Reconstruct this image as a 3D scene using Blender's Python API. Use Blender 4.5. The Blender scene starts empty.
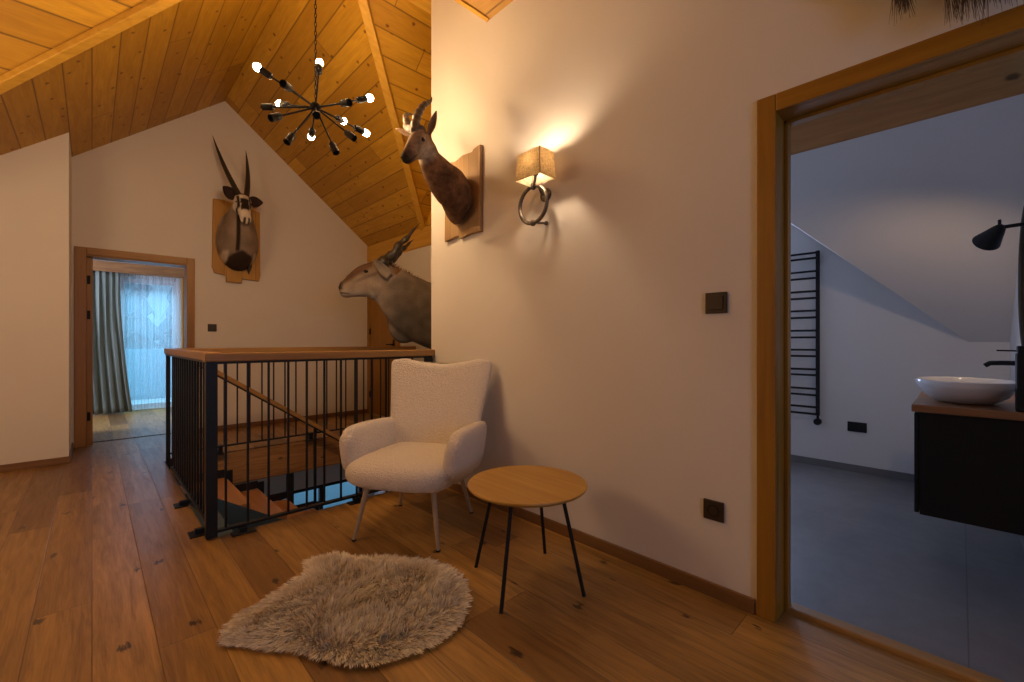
import bpy, bmesh, math, random
from mathutils import Vector, Matrix, noise
import numpy as np
S = bpy.context.scene
COL = S.collection
PI = math.pi
rnd = random.Random(7)

# ------------------------------------------------------------------ camera, world, lights
FPX = 434.0
YAW = math.atan(420 / 434.0)
CAMH = 1.1
cd = bpy.data.cameras.new('camera'); cam = bpy.data.objects.new('camera', cd); COL.objects.link(cam)
cd.sensor_width = 36; cd.lens = 36 * FPX / 1024; cd.clip_start = 0.02
cam.location = (0, 0, CAMH); cam.rotation_euler = (PI / 2, 0, -YAW)
S.camera = cam
S.view_settings.view_transform = 'Standard'; S.view_settings.look = 'None'
S.view_settings.gamma = 1; S.view_settings.use_curve_mapping = False
S.view_settings.exposure = 0.45
w = bpy.data.worlds.new('sky'); S.world = w; w.use_nodes = True
w.node_tree.nodes['Background'].inputs[0].default_value = (0.20, 0.54, 0.84, 1)
w.node_tree.nodes['Background'].inputs[1].default_value = 0.62
S.cycles.max_bounces = 10; S.cycles.diffuse_bounces = 5; S.cycles.transparent_max_bounces = 12
S.cycles.caustics_reflective = False; S.cycles.caustics_refractive = False
S.cycles.sample_clamp_indirect = 3.0

BULB = 290.0          # chandelier bulbs, emission strength
WARM = (1.0, 0.64, 0.32)
SCONCE = 400.0

def area_light(name, loc, rot, sx, sy, power, colour):
    l = bpy.data.lights.new(name, 'AREA'); l.shape = 'RECTANGLE'; l.size = sx; l.size_y = sy
    l.energy = power; l.color = colour
    o = bpy.data.objects.new(name, l); o.location = loc; o.rotation_euler = rot; COL.objects.link(o); return o
DAY = (0.52, 0.64, 1.0)
XKN = 4.59
area_light('daylight_bedroom_window', (0.72, 10.1, 3.0), (-PI / 2 + .75, 0, 0), 1.6, 1.0, 150, (0.25, 0.64, .95))
area_light('bedroom_side_fill', (-1.45, 7.9, 1.5), (0, -PI / 2, 0), 1.1, 1.3, 62, (.66, .70, 1.0))  # added daylight fill from an unseen side, brightens drape and bedroom
area_light('daylight_bathroom_window', (XKN + .2, 1.95, 1.35), (0, PI / 2, 0), 0.75, 0.85, 26, DAY)
area_light('daylight_stair_window', (2.3, 7.1, -.5), (-PI / 2 + .6, 0, 0), 1.6, .8, 50, DAY)
area_light('daylight_hall_window', (.1, -2.85, 1.5), (PI / 2, 0, 0), 1.3, 1.1, 14, DAY)
pl_ = bpy.data.lights.new('hall_fill', 'POINT'); pl_.energy = 34; pl_.color = (1.0, .66, .36); pl_.shadow_soft_size = .4  # added warm fill light without a fixture, stands for an unseen hall lamp
po_ = bpy.data.objects.new('hall_fill', pl_); po_.location = (-1.1, 3.2, 2.1); COL.objects.link(po_)

# ------------------------------------------------------------------ pixel helpers (rays of the photograph used to read real positions)
Fx, Fy = math.sin(YAW), math.cos(YAW); Rx, Ry = Fy, -Fx
def D(px, py, t):
    u = (px - 512) / FPX; v = (341 - py) / FPX
    return Vector((t * (Fx + u * Rx), t * (Fy + u * Ry), CAMH + v * t))

# ------------------------------------------------------------------ node helper
class N:
    def __init__(s, name):
        s.m = bpy.data.materials.new(name); s.m.use_nodes = True; s.t = s.m.node_tree
        s.b = s.t.nodes['Principled BSDF']; s.out = s.t.nodes['Material Output']
    def n(s, typ, **k):
        x = s.t.nodes.new(typ)
        for a, v in k.items(): setattr(x, a, v)
        return x
    def l(s, a, b): s.t.links.new(a, b)
    def val(s, sock, v):
        if isinstance(v, (int, float)): sock.default_value = v
        elif isinstance(v, tuple): sock.default_value = v if len(v) == len(sock.default_value) else v + (1,)
        else: s.l(v, sock)
    def math(s, op, a, b=0.0, c=0.0):
        x = s.n('ShaderNodeMath', operation=op)
        s.val(x.inputs[0], a); s.val(x.inputs[1], b); s.val(x.inputs[2], c); return x.outputs[0]
    def coord(s, kind='Object'):
        return s.n('ShaderNodeTexCoord').outputs[kind]
    def sep(s, v):
        x = s.n('ShaderNodeSeparateXYZ'); s.l(v, x.inputs[0]); return x.outputs
    def comb(s, a, b, c=0.0):
        x = s.n('ShaderNodeCombineXYZ'); s.val(x.inputs[0], a); s.val(x.inputs[1], b); s.val(x.inputs[2], c); return x.outputs[0]
    def noise(s, vec, scale, detail=3, rough=0.5, dist=0.0):
        x = s.n('ShaderNodeTexNoise'); s.l(vec, x.inputs['Vector']); x.inputs['Scale'].default_value = scale
        x.inputs['Detail'].default_value = detail; x.inputs['Roughness'].default_value = rough; x.inputs['Distortion'].default_value = dist
        return x.outputs['Fac']
    def white(s, vec):
        x = s.n('ShaderNodeTexWhiteNoise', noise_dimensions='3D'); s.l(vec, x.inputs['Vector']); return x.outputs['Value']
    def mix(s, f, a, b):
        x = s.n('ShaderNodeMix', data_type='RGBA'); s.val(x.inputs[0], f); s.val(x.inputs[6], a); s.val(x.inputs[7], b); return x.outputs[2]
    def ramp(s, f, lo, hi, a=0.0, b=1.0):
        x = s.n('ShaderNodeMapRange'); x.clamp = True; s.val(x.inputs[0], f)
        for i, v in enumerate((lo, hi, a, b)): x.inputs[i + 1].default_value = v
        return x.outputs[0]
    def bump(s, h, strength, dist=0.01):
        x = s.n('ShaderNodeBump'); s.l(h, x.inputs['Height']); x.inputs['Strength'].default_value = strength; x.inputs['Distance'].default_value = dist
        s.l(x.outputs[0], s.b.inputs['Normal'])
    def base(s, c): s.val(s.b.inputs['Base Color'], c)
    def set(s, **k):
        for a, v in k.items(): s.val(s.b.inputs[a.replace('_', ' ')], v)

def plain(name, col, rough=0.5, metal=0.0, var=0.08, scale=8, bump=0.0, bscale=60):
    m = N(name); c = m.coord()
    f = m.noise(c, scale, 3)
    m.base(m.mix(f, tuple(x * (1 - var) for x in col), tuple(min(1, x * (1 + var)) for x in col)))
    m.set(Roughness=rough, Metallic=metal)
    if bump: m.bump(m.noise(c, bscale, 4), bump, 0.004)
    return m.m

def planks(name, along, width, length, cols, knot=(0.08, 0.03, 0.01), rough=0.45, gapw=0.02, knotscale=2.2, knots=0.5, grain=0.35, gapdark=0.35, plane='XY', spec=0.5, knotr=0.11, ragged=.12):
    m = N(name); x, y, z = m.sep(m.coord())
    if plane == 'XY': u, v = (x, y) if along == 'X' else (y, x)
    elif plane == 'BEAM': u, v = (x, m.math('ADD', y, z)) if along == 'X' else (y, m.math('ADD', x, z))
    elif plane == 'Z': u, v = z, m.math('ADD', x, y)      # vertical grain
    row = m.math('FLOOR', m.math('DIVIDE', v, width))
    off = m.white(m.comb(row, 3.3, 1.7))
    ul = m.math('ADD', m.math('DIVIDE', u, length), m.math('MULTIPLY', off, 5.0))
    col = m.math('FLOOR', ul)
    rid = m.white(m.comb(row, col, 9.1)); rid2 = m.white(m.comb(row, col, 4.7))
    c = m.mix(rid, cols[0], cols[1])
    # grain
    gv = m.comb(m.math('MULTIPLY', u, 1.2), m.math('MULTIPLY', v, 14.0), m.math('MULTIPLY', rid2, 30.0))
    g = m.noise(gv, 2.0, 5, 0.6, 0.8)
    g2 = m.noise(m.comb(m.math('MULTIPLY', u, 4.0), m.math('MULTIPLY', v, 90.0), rid), 2.0, 2, 0.5)
    gg = m.math('ADD', m.math('MULTIPLY', g, 0.7), m.math('MULTIPLY', g2, 0.3))
    c = m.mix(m.ramp(gg, 0.35, 0.7, 0.0, grain), c, cols[2])
    # knots
    vo = m.n('ShaderNodeTexVoronoi', feature='F1')
    vo.voronoi_dimensions = '2D'; m.l(m.comb(m.math('MULTIPLY', m.math('ADD', u, m.math('MULTIPLY', rid2, 7.0)), 0.8), m.math('MULTIPLY', v, 1.3)), vo.inputs['Vector'])
    vo.inputs['Scale'].default_value = knotscale
    cellr = m.sep(vo.outputs['Color'])[0]
    nd = m.math('ADD', vo.outputs['Distance'], m.math('MULTIPLY', m.math('SUBTRACT', m.noise(m.comb(m.math('MULTIPLY', u, 14.0), m.math('MULTIPLY', v, 45.0)), 1.0, 3, .6), 0.5), ragged))
    kk = m.math('MULTIPLY', m.ramp(nd, knotr * 0.45, knotr, 1.0, 0.0), m.math('LESS_THAN', cellr, knots))
    c = m.mix(m.math('MULTIPLY', kk, 0.85), c, knot)
    fv = m.math('FRACT', m.math('DIVIDE', v, width))
    e = m.math('MINIMUM', fv, m.math('SUBTRACT', 1.0, fv))
    fu = m.math('FRACT', ul); eu = m.math('MULTIPLY', m.math('MINIMUM', fu, m.math('SUBTRACT', 1.0, fu)), length / width)
    gap = m.ramp(m.math('MINIMUM', e, eu), 0.0, gapw, 1.0, 0.0)
    c = m.mix(m.math('MULTIPLY', gap, 1 - gapdark), c, tuple(q * 0.3 for q in cols[2]))
    m.base(c); m.set(Roughness=m.ramp(gg, 0.2, 0.8, rough - 0.06, rough + 0.1), Specular_IOR_Level=spec)
    m.bump(m.math('SUBTRACT', m.math('MULTIPLY', gg, 0.25), gap), 0.35, 0.003)
    return m.m

def wood(name, c1, c2, axis='X', scale=1.0, rough=0.5):
    m = N(name); x, y, z = m.sep(m.coord()); s = {'X': (1, 16, 16), 'Y': (16, 1, 16), 'Z': (16, 16, 1)}[axis]
    v = m.comb(m.math('MULTIPLY', x, s[0] * scale), m.math('MULTIPLY', y, s[1] * scale), m.math('MULTIPLY', z, s[2] * scale))
    g = m.noise(v, 1.6, 5, 0.6, 0.6)
    m.base(m.mix(m.ramp(g, 0.3, 0.7), c1, c2)); m.set(Roughness=rough); m.bump(g, 0.15, 0.003); return m.m

M = {}
M['plaster'] = plain('white_plaster', (0.72, 0.68, 0.625), 0.9, var=0.03, scale=3, bump=0.12, bscale=180)
M['bathplaster'] = plain('bathroom_plaster', (0.70, 0.69, 0.68), 0.85, var=0.03, scale=3, bump=0.06, bscale=180)
pine = [(0.72, 0.40, 0.028), (0.50, 0.255, 0.013), (0.28, 0.115, 0.006)]
M['ceil_y'] = planks('pine_boards_lengthwise', 'Y', 0.146, 3.1, pine, rough=0.5, knotscale=5.0, knots=0.6, gapw=.045, grain=.5, gapdark=0.15, knot=(0.12, 0.035, 0.006), knotr=0.085)
M['ceil_x'] = planks('pine_boards_crosswise', 'X', 0.146, 3.1, pine, rough=0.5, knotscale=5.0, knots=0.6, gapw=.045, grain=.5, gapdark=0.15, knot=(0.12, 0.035, 0.006), knotr=0.085)
M['floor'] = planks('oak_floor_boards', 'Y', 0.172, 1.9, [(0.56, 0.32, 0.085), (0.20, 0.098, 0.028), (0.085, 0.036, 0.010)], knot=(0.018, 0.008, 0.005), rough=0.33, gapw=0.014, knotscale=3.4, knots=0.5, grain=0.7, gapdark=0.25, knotr=0.08, ragged=.38)
M['pine_y'] = wood('pine_trim_lengthwise', (0.70, 0.41, 0.06), (0.56, 0.30, 0.03), 'Y')
M['pine_x'] = wood('pine_trim_crosswise', (0.70, 0.41, 0.06), (0.56, 0.30, 0.03), 'X')
M['beam_y'] = planks('purlin_wood', 'Y', 0.9, 9, [(0.58, 0.28, 0.09), (0.50, 0.23, 0.07), (0.33, 0.13, 0.04)], plane='BEAM', knotscale=3.2, knots=0.5, rough=0.6, knotr=.08, grain=.6)
M['beam_x'] = planks('rough_hewn_beam_wood', 'X', 0.9, 9, [(0.46, 0.24, 0.08), (0.38, 0.18, 0.055), (0.14, 0.055, 0.015)], plane='BEAM', knotscale=3.2, knots=0.4, rough=0.65, knotr=.07, grain=.95)
M['oak'] = wood('oak_door_frame', (0.36, 0.175, 0.018), (0.26, 0.115, 0.010), 'Z', rough=0.42)
M['oak_x'] = wood('oak_rail_crosswise', (0.42, 0.235, 0.075), (0.31, 0.16, 0.045), 'X', rough=0.4)
M['oak_y'] = wood('oak_rail_lengthwise', (0.42, 0.235, 0.075), (0.31, 0.16, 0.045), 'Y', rough=0.4)
M['oakdoor_y'] = wood('oak_header_lengthwise', (0.36, 0.175, 0.018), (0.26, 0.115, 0.010), 'Y', rough=0.42)
M['oakdoor_x'] = wood('oak_header_crosswise', (0.36, 0.175, 0.018), (0.26, 0.115, 0.010), 'X', rough=0.42)
M['base_y'] = wood('skirting_lengthwise', (0.24, 0.12, 0.04), (0.17, 0.08, 0.025), 'Y')
M['base_x'] = wood('skirting_crosswise', (0.24, 0.12, 0.04), (0.17, 0.08, 0.025), 'X')
M['tread'] = wood('oak_tread', (0.45, 0.22, 0.09), (0.32, 0.145, 0.055), 'Y', rough=0.45)
M['steel'] = plain('dark_steel', (0.018, 0.02, 0.024), 0.42, 0.6, 0.15)
M['bluelit_steel'] = plain('blue_lit_dark_steel', (0.06, 0.10, 0.13), 0.5, 0.2, 0.15)  # dark steel, blue daylight falling on it is put into the colour
M['black'] = plain('black_lacquer', (0.012, 0.012, 0.013), 0.6)
M['black'].node_tree.nodes['Principled BSDF'].inputs['Specular IOR Level'].default_value = .25
M['bronze'] = plain('dark_bronze_plastic', (0.045, 0.032, 0.022), 0.4, 0.4)
M['iron'] = plain('brushed_pewter', (0.13, 0.11, 0.095), 0.42, 0.85)
M['whitecer'] = plain('white_ceramic', (0.75, 0.75, 0.75), 0.08, var=0.01)
M['slabwood'] = wood('walnut_worktop', (0.34, 0.17, 0.075), (0.23, 0.10, 0.04), 'Y', rough=0.35)
M['tabletop'] = wood('oak_table_top', (0.52, 0.30, 0.055), (0.40, 0.21, 0.03), 'Y', rough=0.42)
M['beech'] = plain('pale_beech_leg', (0.42, 0.31, 0.2), 0.45)
M['greyskirt'] = plain('grey_tile_skirting', (0.16, 0.155, 0.16), 0.5)
M['glass'] = plain('mirror_glass', (0.55, 0.62, 0.68), 0.03, 1.0, var=0.0)

def tiles():
    m = N('grey_stone_tiles'); x, y, z = m.sep(m.coord())
    c = m.comb(x, y, 0.0); f = m.noise(c, 2.2, 6, 0.6, 0.6); f2 = m.noise(c, 14, 3)
    col = m.mix(m.ramp(m.math('ADD', m.math('MULTIPLY', f, .7), m.math('MULTIPLY', f2, .3)), 0.3, 0.7), (0.145, 0.14, 0.145), (0.225, 0.22, 0.225))
    def edge(v, size, off):
        fv = m.math('FRACT', m.math('DIVIDE', m.math('ADD', v, off), size)); return m.math('MULTIPLY', m.math('MINIMUM', fv, m.math('SUBTRACT', 1.0, fv)), size)
    e = m.math('MINIMUM', edge(x, 1.2, 0.35), edge(y, 1.2, 1.22))
    g = m.ramp(e, 0.0, 0.0035, 1.0, 0.0)
    m.base(m.mix(m.math('MULTIPLY', g, 0.7), col, (0.07, 0.07, 0.07))); m.set(Roughness=0.42); m.bump(m.math('SUBTRACT', m.math('MULTIPLY', f2, .2), g), .15, .002)
    return m.m
M['tiles'] = tiles()

def fabric(name, col, scale=220, strength=0.8, rough=0.95, translucent=0.0, alpha=1.0):
    m = N(name); c = m.coord(); f = m.noise(c, scale, 3, 0.6)
    m.base(m.mix(f, tuple(q * 0.85 for q in col), col)); m.set(Roughness=rough, Sheen_Weight=0.3); m.bump(f, strength, 0.004)
    if translucent or alpha < 1:
        tr = m.n('ShaderNodeBsdfTranslucent'); m.val(tr.inputs[0], col); mx = m.n('ShaderNodeMixShader'); mx.inputs[0].default_value = translucent
        m.l(m.b.outputs[0], mx.inputs[1]); m.l(tr.outputs[0], mx.inputs[2]); last = mx.outputs[0]
        if alpha < 1:
            tp = m.n('ShaderNodeBsdfTransparent'); m2 = m.n('ShaderNodeMixShader'); m2.inputs[0].default_value = alpha
            m.l(tp.outputs[0], m2.inputs[1]); m.l(last, m2.inputs[2]); last = m2.outputs[0]
        m.l(last, m.out.inputs[0])
    return m.m
def boucle():
    m = N('cream_boucle'); c = m.coord()
    vo = m.n('ShaderNodeTexVoronoi'); m.l(c, vo.inputs['Vector']); vo.inputs['Scale'].default_value = 130
    f = m.noise(c, 60, 4, 0.6)
    h = m.math('ADD', m.math('MULTIPLY', vo.outputs['Distance'], -1.0), f)
    m.base(m.mix(f, (0.66, 0.58, 0.50), (0.82, 0.75, 0.67))); m.set(Roughness=0.95, Sheen_Weight=0.3); m.bump(h, 0.9, 0.006); return m.m
M['boucle'] = boucle()
M['curtain'] = fabric('green_grey_curtain', (0.17, 0.20, 0.155), 300, 0.3)
M['sheer'] = fabric('white_sheer', (0.85, 0.9, 0.95), 300, 0.2, translucent=0.6, alpha=0.24)
def linen():
    m = N('woven_linen_shade'); x, y, z = m.sep(m.coord())
    a = m.noise(m.comb(m.math('MULTIPLY', x, 30.0), m.math('MULTIPLY', y, 30.0), m.math('MULTIPLY', z, 400.0)), 1, 2)
    b = m.noise(m.comb(m.math('MULTIPLY', x, 400.0), m.math('MULTIPLY', y, 400.0), m.math('MULTIPLY', z, 30.0)), 1, 2)
    f = m.math('MULTIPLY', m.math('ADD', a, b), 0.5); col = m.mix(m.ramp(f, .4, .6), (0.50, 0.38, 0.22), (0.90, 0.78, 0.55))
    m.base(col); m.set(Roughness=0.9)
    tr = m.n('ShaderNodeBsdfTranslucent'); m.l(col, tr.inputs[0]); mx = m.n('ShaderNodeMixShader'); mx.inputs[0].default_value = 0.8
    m.l(m.b.outputs[0], mx.inputs[1]); m.l(tr.outputs[0], mx.inputs[2]); m.l(mx.outputs[0], m.out.inputs[0]); return m.m
M['linen'] = linen()
def emit(name, col, s):
    m = N(name); m.base(col); m.set(Emission_Color=col, Emission_Strength=s); return m.m
M['bulb'] = emit('lit_bulb', WARM, BULB)
M['bulb_sconce'] = emit('lit_sconce_bulb', (1.0, 0.72, 0.46), SCONCE)

def fur_attr(name, streak=90.0):
    m = N(name); a = m.n('ShaderNodeVertexColor', layer_name='coat'); c = m.coord()
    f = m.noise(c, streak, 4, 0.7); f2 = m.noise(c, 9, 3)
    k = m.math('ADD', m.math('MULTIPLY', f, 0.6), m.math('MULTIPLY', f2, 0.4))
    dark = m.n('ShaderNodeMix', data_type='RGBA', blend_type='MULTIPLY'); dark.inputs[0].default_value = 1.0
    m.l(a.outputs[0], dark.inputs[6]); m.l(m.mix(m.ramp(k, .3, .7), (0.68, 0.66, 0.64), (1.15, 1.15, 1.15)), dark.inputs[7])
    m.base(dark.outputs[2]); m.set(Roughness=0.85, Specular_IOR_Level=0.2); m.bump(f, 0.6, 0.006); return m.m
M['fur'] = fur_attr('animal_coat')
M['wool'] = None
M['horn'] = plain('dark_ridged_horn', (0.035, 0.028, 0.022), 0.45, var=0.4, scale=40, bump=0.4, bscale=90)
M['hornbrown'] = plain('brown_ridged_horn', (0.085, 0.058, 0.038), 0.5, var=0.4, scale=40, bump=0.4, bscale=90)
M['eye'] = plain('dark_glass_eye', (0.006, 0.004, 0.003), 0.08)
M['hair'] = plain('dark_brown_hair', (0.06, 0.035, 0.022), 0.6, var=0.5, scale=30)
M['plaque_oak'] = planks('trophy_board_oak', 'Z', 0.17, 9, [(0.56, 0.31, 0.055), (0.46, 0.235, 0.035), (0.3, 0.13, 0.02)], plane='Z', gapdark=0.2, rough=0.5, knotscale=3, knots=0.6, knotr=.12)
M['plaque_pale'] = planks('trophy_board_pale', 'Z', 0.105, 9, [(0.48, 0.32, 0.15), (0.36, 0.22, 0.09), (0.24, 0.13, 0.05)], plane='Z', gapdark=0.3, rough=0.55, knotscale=3, knots=0.4, grain=.6)

# ------------------------------------------------------------------ mesh builder
def wloc(o):
    v = Vector((0, 0, 0))
    while o: v += o.location; o = o.parent
    return v
class MB:
    def __init__(s): s.v = []; s.f = []; s.sm = []
    def add(s, vs, fs, smooth=False):
        b = len(s.v); s.v += [Vector(p) for p in vs]; s.f += [tuple(i + b for i in f) for f in fs]; s.sm += [smooth] * len(fs); return s
    def box(s, x0, x1, y0, y1, z0, z1):
        vs = [(x, y, z) for x in (x0, x1) for y in (y0, y1) for z in (z0, z1)]
        return s.add(vs, [(0, 1, 3, 2), (4, 6, 7, 5), (0, 4, 5, 1), (2, 3, 7, 6), (0, 2, 6, 4), (1, 5, 7, 3)])
    def obox(s, c, size, mat):
        hx, hy, hz = [q / 2 for q in size]
        vs = [Vector(c) + mat @ Vector((x, y, z)) for x in (-hx, hx) for y in (-hy, hy) for z in (-hz, hz)]
        return s.add(vs, [(0, 1, 3, 2), (4, 6, 7, 5), (0, 4, 5, 1), (2, 3, 7, 6), (0, 2, 6, 4), (1, 5, 7, 3)])
    def prism(s, poly, vec, smooth=False):
        """polygon (3-D points) extruded by vec"""
        n = len(poly); vs = [Vector(p) for p in poly] + [Vector(p) + Vector(vec) for p in poly]
        return s.add(vs, [tuple(range(n))[::-1], tuple(range(n, 2 * n))] + [(i, (i + 1) % n, (i + 1) % n + n, i + n) for i in range(n)], smooth)
    def rings(s, rings, cap=True, closed=False):
        n = len(rings[0]); vs = [p for r in rings for p in r]; fs = []
        R = len(rings)
        for i in range(R if closed else R - 1):
            j = (i + 1) % R
            for k in range(n):
                k2 = (k + 1) % n; fs.append((i * n + k, i * n + k2, j * n + k2, j * n + k))
        s.add(vs, fs, True)
        if cap and not closed:
            b = len(s.v) - len(vs)
            s.f.append(tuple(b + k for k in range(n))[::-1]); s.f.append(tuple(b + (R - 1) * n + k for k in range(n))); s.sm += [False, False]
        return s
    def tube(s, pts, rad, seg=12, cap=True, closed=False):
        pts = [Vector(p) for p in pts]; n = len(pts)
        if isinstance(rad, (int, float)): rad = [rad] * n
        rings = []; up = None
        for i, p in enumerate(pts):
            if closed: d = pts[(i + 1) % n] - pts[i - 1]
            else: d = pts[min(i + 1, n - 1)] - pts[max(i - 1, 0)]
            d.normalize()
            if up is None: up = Vector((0, 0, 1)) if abs(d.z) < 0.9 else Vector((1, 0, 0))
            a = d.cross(up).normalized(); b = a.cross(d).normalized(); up = b
            rings.append([p + rad[i] * (a * math.cos(2 * PI * k / seg) + b * math.sin(2 * PI * k / seg)) for k in range(seg)])
        return s.rings(rings, cap, closed)
    def lathe(s, c, prof, seg=32, axis=(0, 0, 1), sx=1, sy=1):
        ax = Vector(axis).normalized(); q = Vector((0, 0, 1)).rotation_difference(ax).to_matrix(); c = Vector(c)
        return s.rings([[c + q @ Vector((r * sx * math.cos(2 * PI * k / seg), r * sy * math.sin(2 * PI * k / seg), z)) for k in range(seg)] for r, z in prof])
    def sphere(s, c, r, seg=16, sc=(1, 1, 1)):
        c = Vector(c); m = seg // 2; rr = []
        for i in range(m + 1):
            th = PI * i / m; q = max(math.sin(th), 0.001)
            rr.append([c + Vector((r * sc[0] * q * math.cos(2 * PI * k / seg), r * sc[1] * q * math.sin(2 * PI * k / seg), r * sc[2] * math.cos(th))) for k in range(seg)])
        return s.rings(rr)
    def build(s, name, mat, parent=None, local=False, bevel=0.0, sub=0, seg=2, smooth_all=False):
        off = Vector((0, 0, 0)) if (parent is None or local) else wloc(parent)
        me = bpy.data.meshes.new(name); me.from_pydata([tuple(p - off) for p in s.v], [], s.f)
        me.polygons.foreach_set('use_smooth', [bool(x) or smooth_all for x in s.sm]); me.update()
        bm = bmesh.new(); bm.from_mesh(me); bmesh.ops.recalc_face_normals(bm, faces=bm.faces); bm.to_mesh(me); bm.free()
        if any(s.sm) and not smooth_all: me.set_sharp_from_angle(angle=.7)
        me.materials.append(mat); o = bpy.data.objects.new(name, me); COL.objects.link(o)
        if parent: o.parent = parent
        if bevel:
            b = o.modifiers.new('b', 'BEVEL'); b.width = bevel; b.segments = seg; b.limit_method = 'ANGLE'; b.angle_limit = 0.7
        if sub:
            b = o.modifiers.new('s', 'SUBSURF'); b.levels = sub; b.render_levels = sub
        return o
def empty(name, loc, label, cat, group=None, rz=0.0):
    o = bpy.data.objects.new(name, None); COL.objects.link(o); o.location = loc; o.rotation_euler = (0, 0, rz); o.empty_display_size = 0.1
    return tag(o, label, cat, group)
def tag(o, label, cat, group=None):
    o['label'] = label; o['category'] = cat
    if group: o['group'] = group
    return o
def struct(o): o['kind'] = 'structure'; return o
def lab(o, t): o['label'] = t; return o
def box(x0, x1, y0, y1, z0, z1): return MB().box(x0, x1, y0, y1, z0, z1)

# ------------------------------------------------------------------ geometry of the place
XW, XW2, YE = 1.925, 2.10, 2.905        # right wall faces and its far end
YB, YL, XLc = 6.33, 5.60, -0.15         # back gable wall, left wall and its corner
XS = 3.05                                # wall beyond the stairs
XK = 4.59                                # bathroom knee wall
def A(x): return 4.07 - .815 * abs(x - 1.183)
def Bf(y): return 4.07 - .815 * (y - 2.918)
def Cn(y): return 3.268 - .962 * (2.219 - y)
def Dn(x): return 3.87 - .815 * abs(x - 1.183)
XL0, YN = -2.6, -2.6
TH = Vector((0, 0, 0.12))
def plane_poly(name, pts, mat): return struct(MB().prism(pts, TH).build(name, mat))
# far wing (boards run along Y)
YF = 6.60
plane_poly('ceiling_far_right', [(1.183, 2.918, A(1.183)), (1.183, YF, A(1.183)), (4.6, YF, A(4.6)), (4.6, 6.335, A(4.6))], M['ceil_y'])
plane_poly('ceiling_far_left', [(1.183, 3.06, A(1.183)), (XL0, 5.99, A(XL0)), (XL0, 6.705, A(XL0)), (1.183, 6.705, A(1.183))], M['ceil_y'])
plane_poly('ceiling_cross_right', [(1.183, 2.918, Bf(2.918)), (4.6, 6.335, Bf(6.335)), (4.6, 2.918, Bf(2.918))], M['ceil_x'])
BL = lambda y: 4.07 - (4.07 - A(XL0)) / (5.99 - 3.06) * (y - 3.06)
plane_poly('ceiling_cross_left', [(1.183, 3.06, BL(3.06)), (1.183, 2.95, BL(2.95)), (XL0, 2.95, BL(2.95)), (XL0, 5.99, BL(5.99))], M['ceil_x'])
yv = lambda x: 2.219 - (3.268 - Dn(x)) / .962
plane_poly('ceiling_front_cross_right', [(1.183, yv(1.183), Dn(1.183)), (XW + .1, yv(XW + .1), Dn(XW + .1)), (XW + .1, 2.96, Cn(2.96)), (1.183, 2.96, Cn(2.96))], M['ceil_x'])
plane_poly('ceiling_front_cross_left', [(1.183, yv(1.183), Dn(1.183)), (XL0, yv(XL0), Dn(XL0)), (XL0, 2.96, Cn(2.96)), (1.183, 2.96, Cn(2.96))], M['ceil_x'])
plane_poly('ceiling_front_right', [(1.183, yv(1.183), Dn(1.183)), (XW + .1, yv(XW + .1), Dn(XW + .1)), (XW + .1, YN, Dn(XW + .1)), (1.183, YN, Dn(1.183))], M['ceil_y'])
plane_poly('ceiling_front_left', [(1.183, yv(1.183), Dn(1.183)), (XL0, yv(XL0), Dn(XL0)), (XL0, YN, Dn(XL0)), (1.183, YN, Dn(1.183))], M['ceil_y'])
# bathroom slopes are plastered
plane_poly('ceiling_bathroom_slope', [(3.145, yv(3.145), Dn(3.145)), (4.7, yv(4.7), Dn(4.7)), (4.7, -.6, Dn(4.7)), (3.145, -.6, Dn(3.145))], M['bathplaster'])
struct(box(XW2 - .05, 3.2, -.36, 2.72, 2.475, 2.55).build('ceiling_bathroom_flat', M['bathplaster']))
struct(box(3.16, 3.2, 1.15, 2.72, 2.4, 3.8).build('wall_bathroom_upstand', M['bathplaster']))
plane_poly('ceiling_bathroom_cross', [(XW + .1, yv(XW + .1), Dn(XW + .1)), (4.7, yv(4.7), Dn(4.7)), (4.7, 2.96, Cn(2.96)), (XW + .1, 2.96, Cn(2.96))], M['bathplaster'])
# ridge beam over the crossing and its purlins
struct(box(1.5, 4.6, 2.86, 3.04, 3.79, 4.02).build('trim_ridge', M['pine_x'], bevel=.008))
struct(box(-2.6, .9, 2.86, 3.04, 3.79, 4.02).build('trim_ridge_left', M['pine_x'], bevel=.008))
# valley battens
def batten(name, a, b, wd=.075, mat='pine_x', drop=0.03):
    a = Vector(a); b = Vector(b); d = (b - a).normalized(); side = Vector((-d.y, d.x, 0)).normalized() * wd / 2; up = Vector((0, 0, drop))
    o = MB().prism([a - side - up * 1.3, a + side - up * 1.3, a + side + up * .5, a - side + up * .5], b - a).build(name, M[mat], bevel=.006); return struct(o)
batten('trim_valley_right', (1.25, 2.985, A(1.25)), (3.12, 4.855, A(3.12)))
batten('trim_valley_left', (1.13, 3.10, A(1.13)), (XL0 + .1, 5.91, A(XL0 + .1)), wd=.07)
batten('trim_valley_front', (1.25, yv(1.25), Dn(1.25)), (XW - .002, yv(XW), Dn(XW)), wd=.04, drop=.006)
# eave purlin over the stairs
pl = MB()
prof = [(3.03, 2.30), (3.03, 2.56), (3.20, 2.43), (3.20, 2.30)]
pl.prism([(x, YE + .0, z) for x, z in prof], (0, YB - YE + .02, 0))
struct(MB().prism([(3.03, YE, 2.55), (3.03, 4.80, 2.55), (3.03, YE, Bf(YE))], (.02, 0, 0)).build('trim_eave_cladding', M['ceil_x']))
struct(pl.build('trim_eave_purlin', M['pine_y'], bevel=.03, seg=3))

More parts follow.
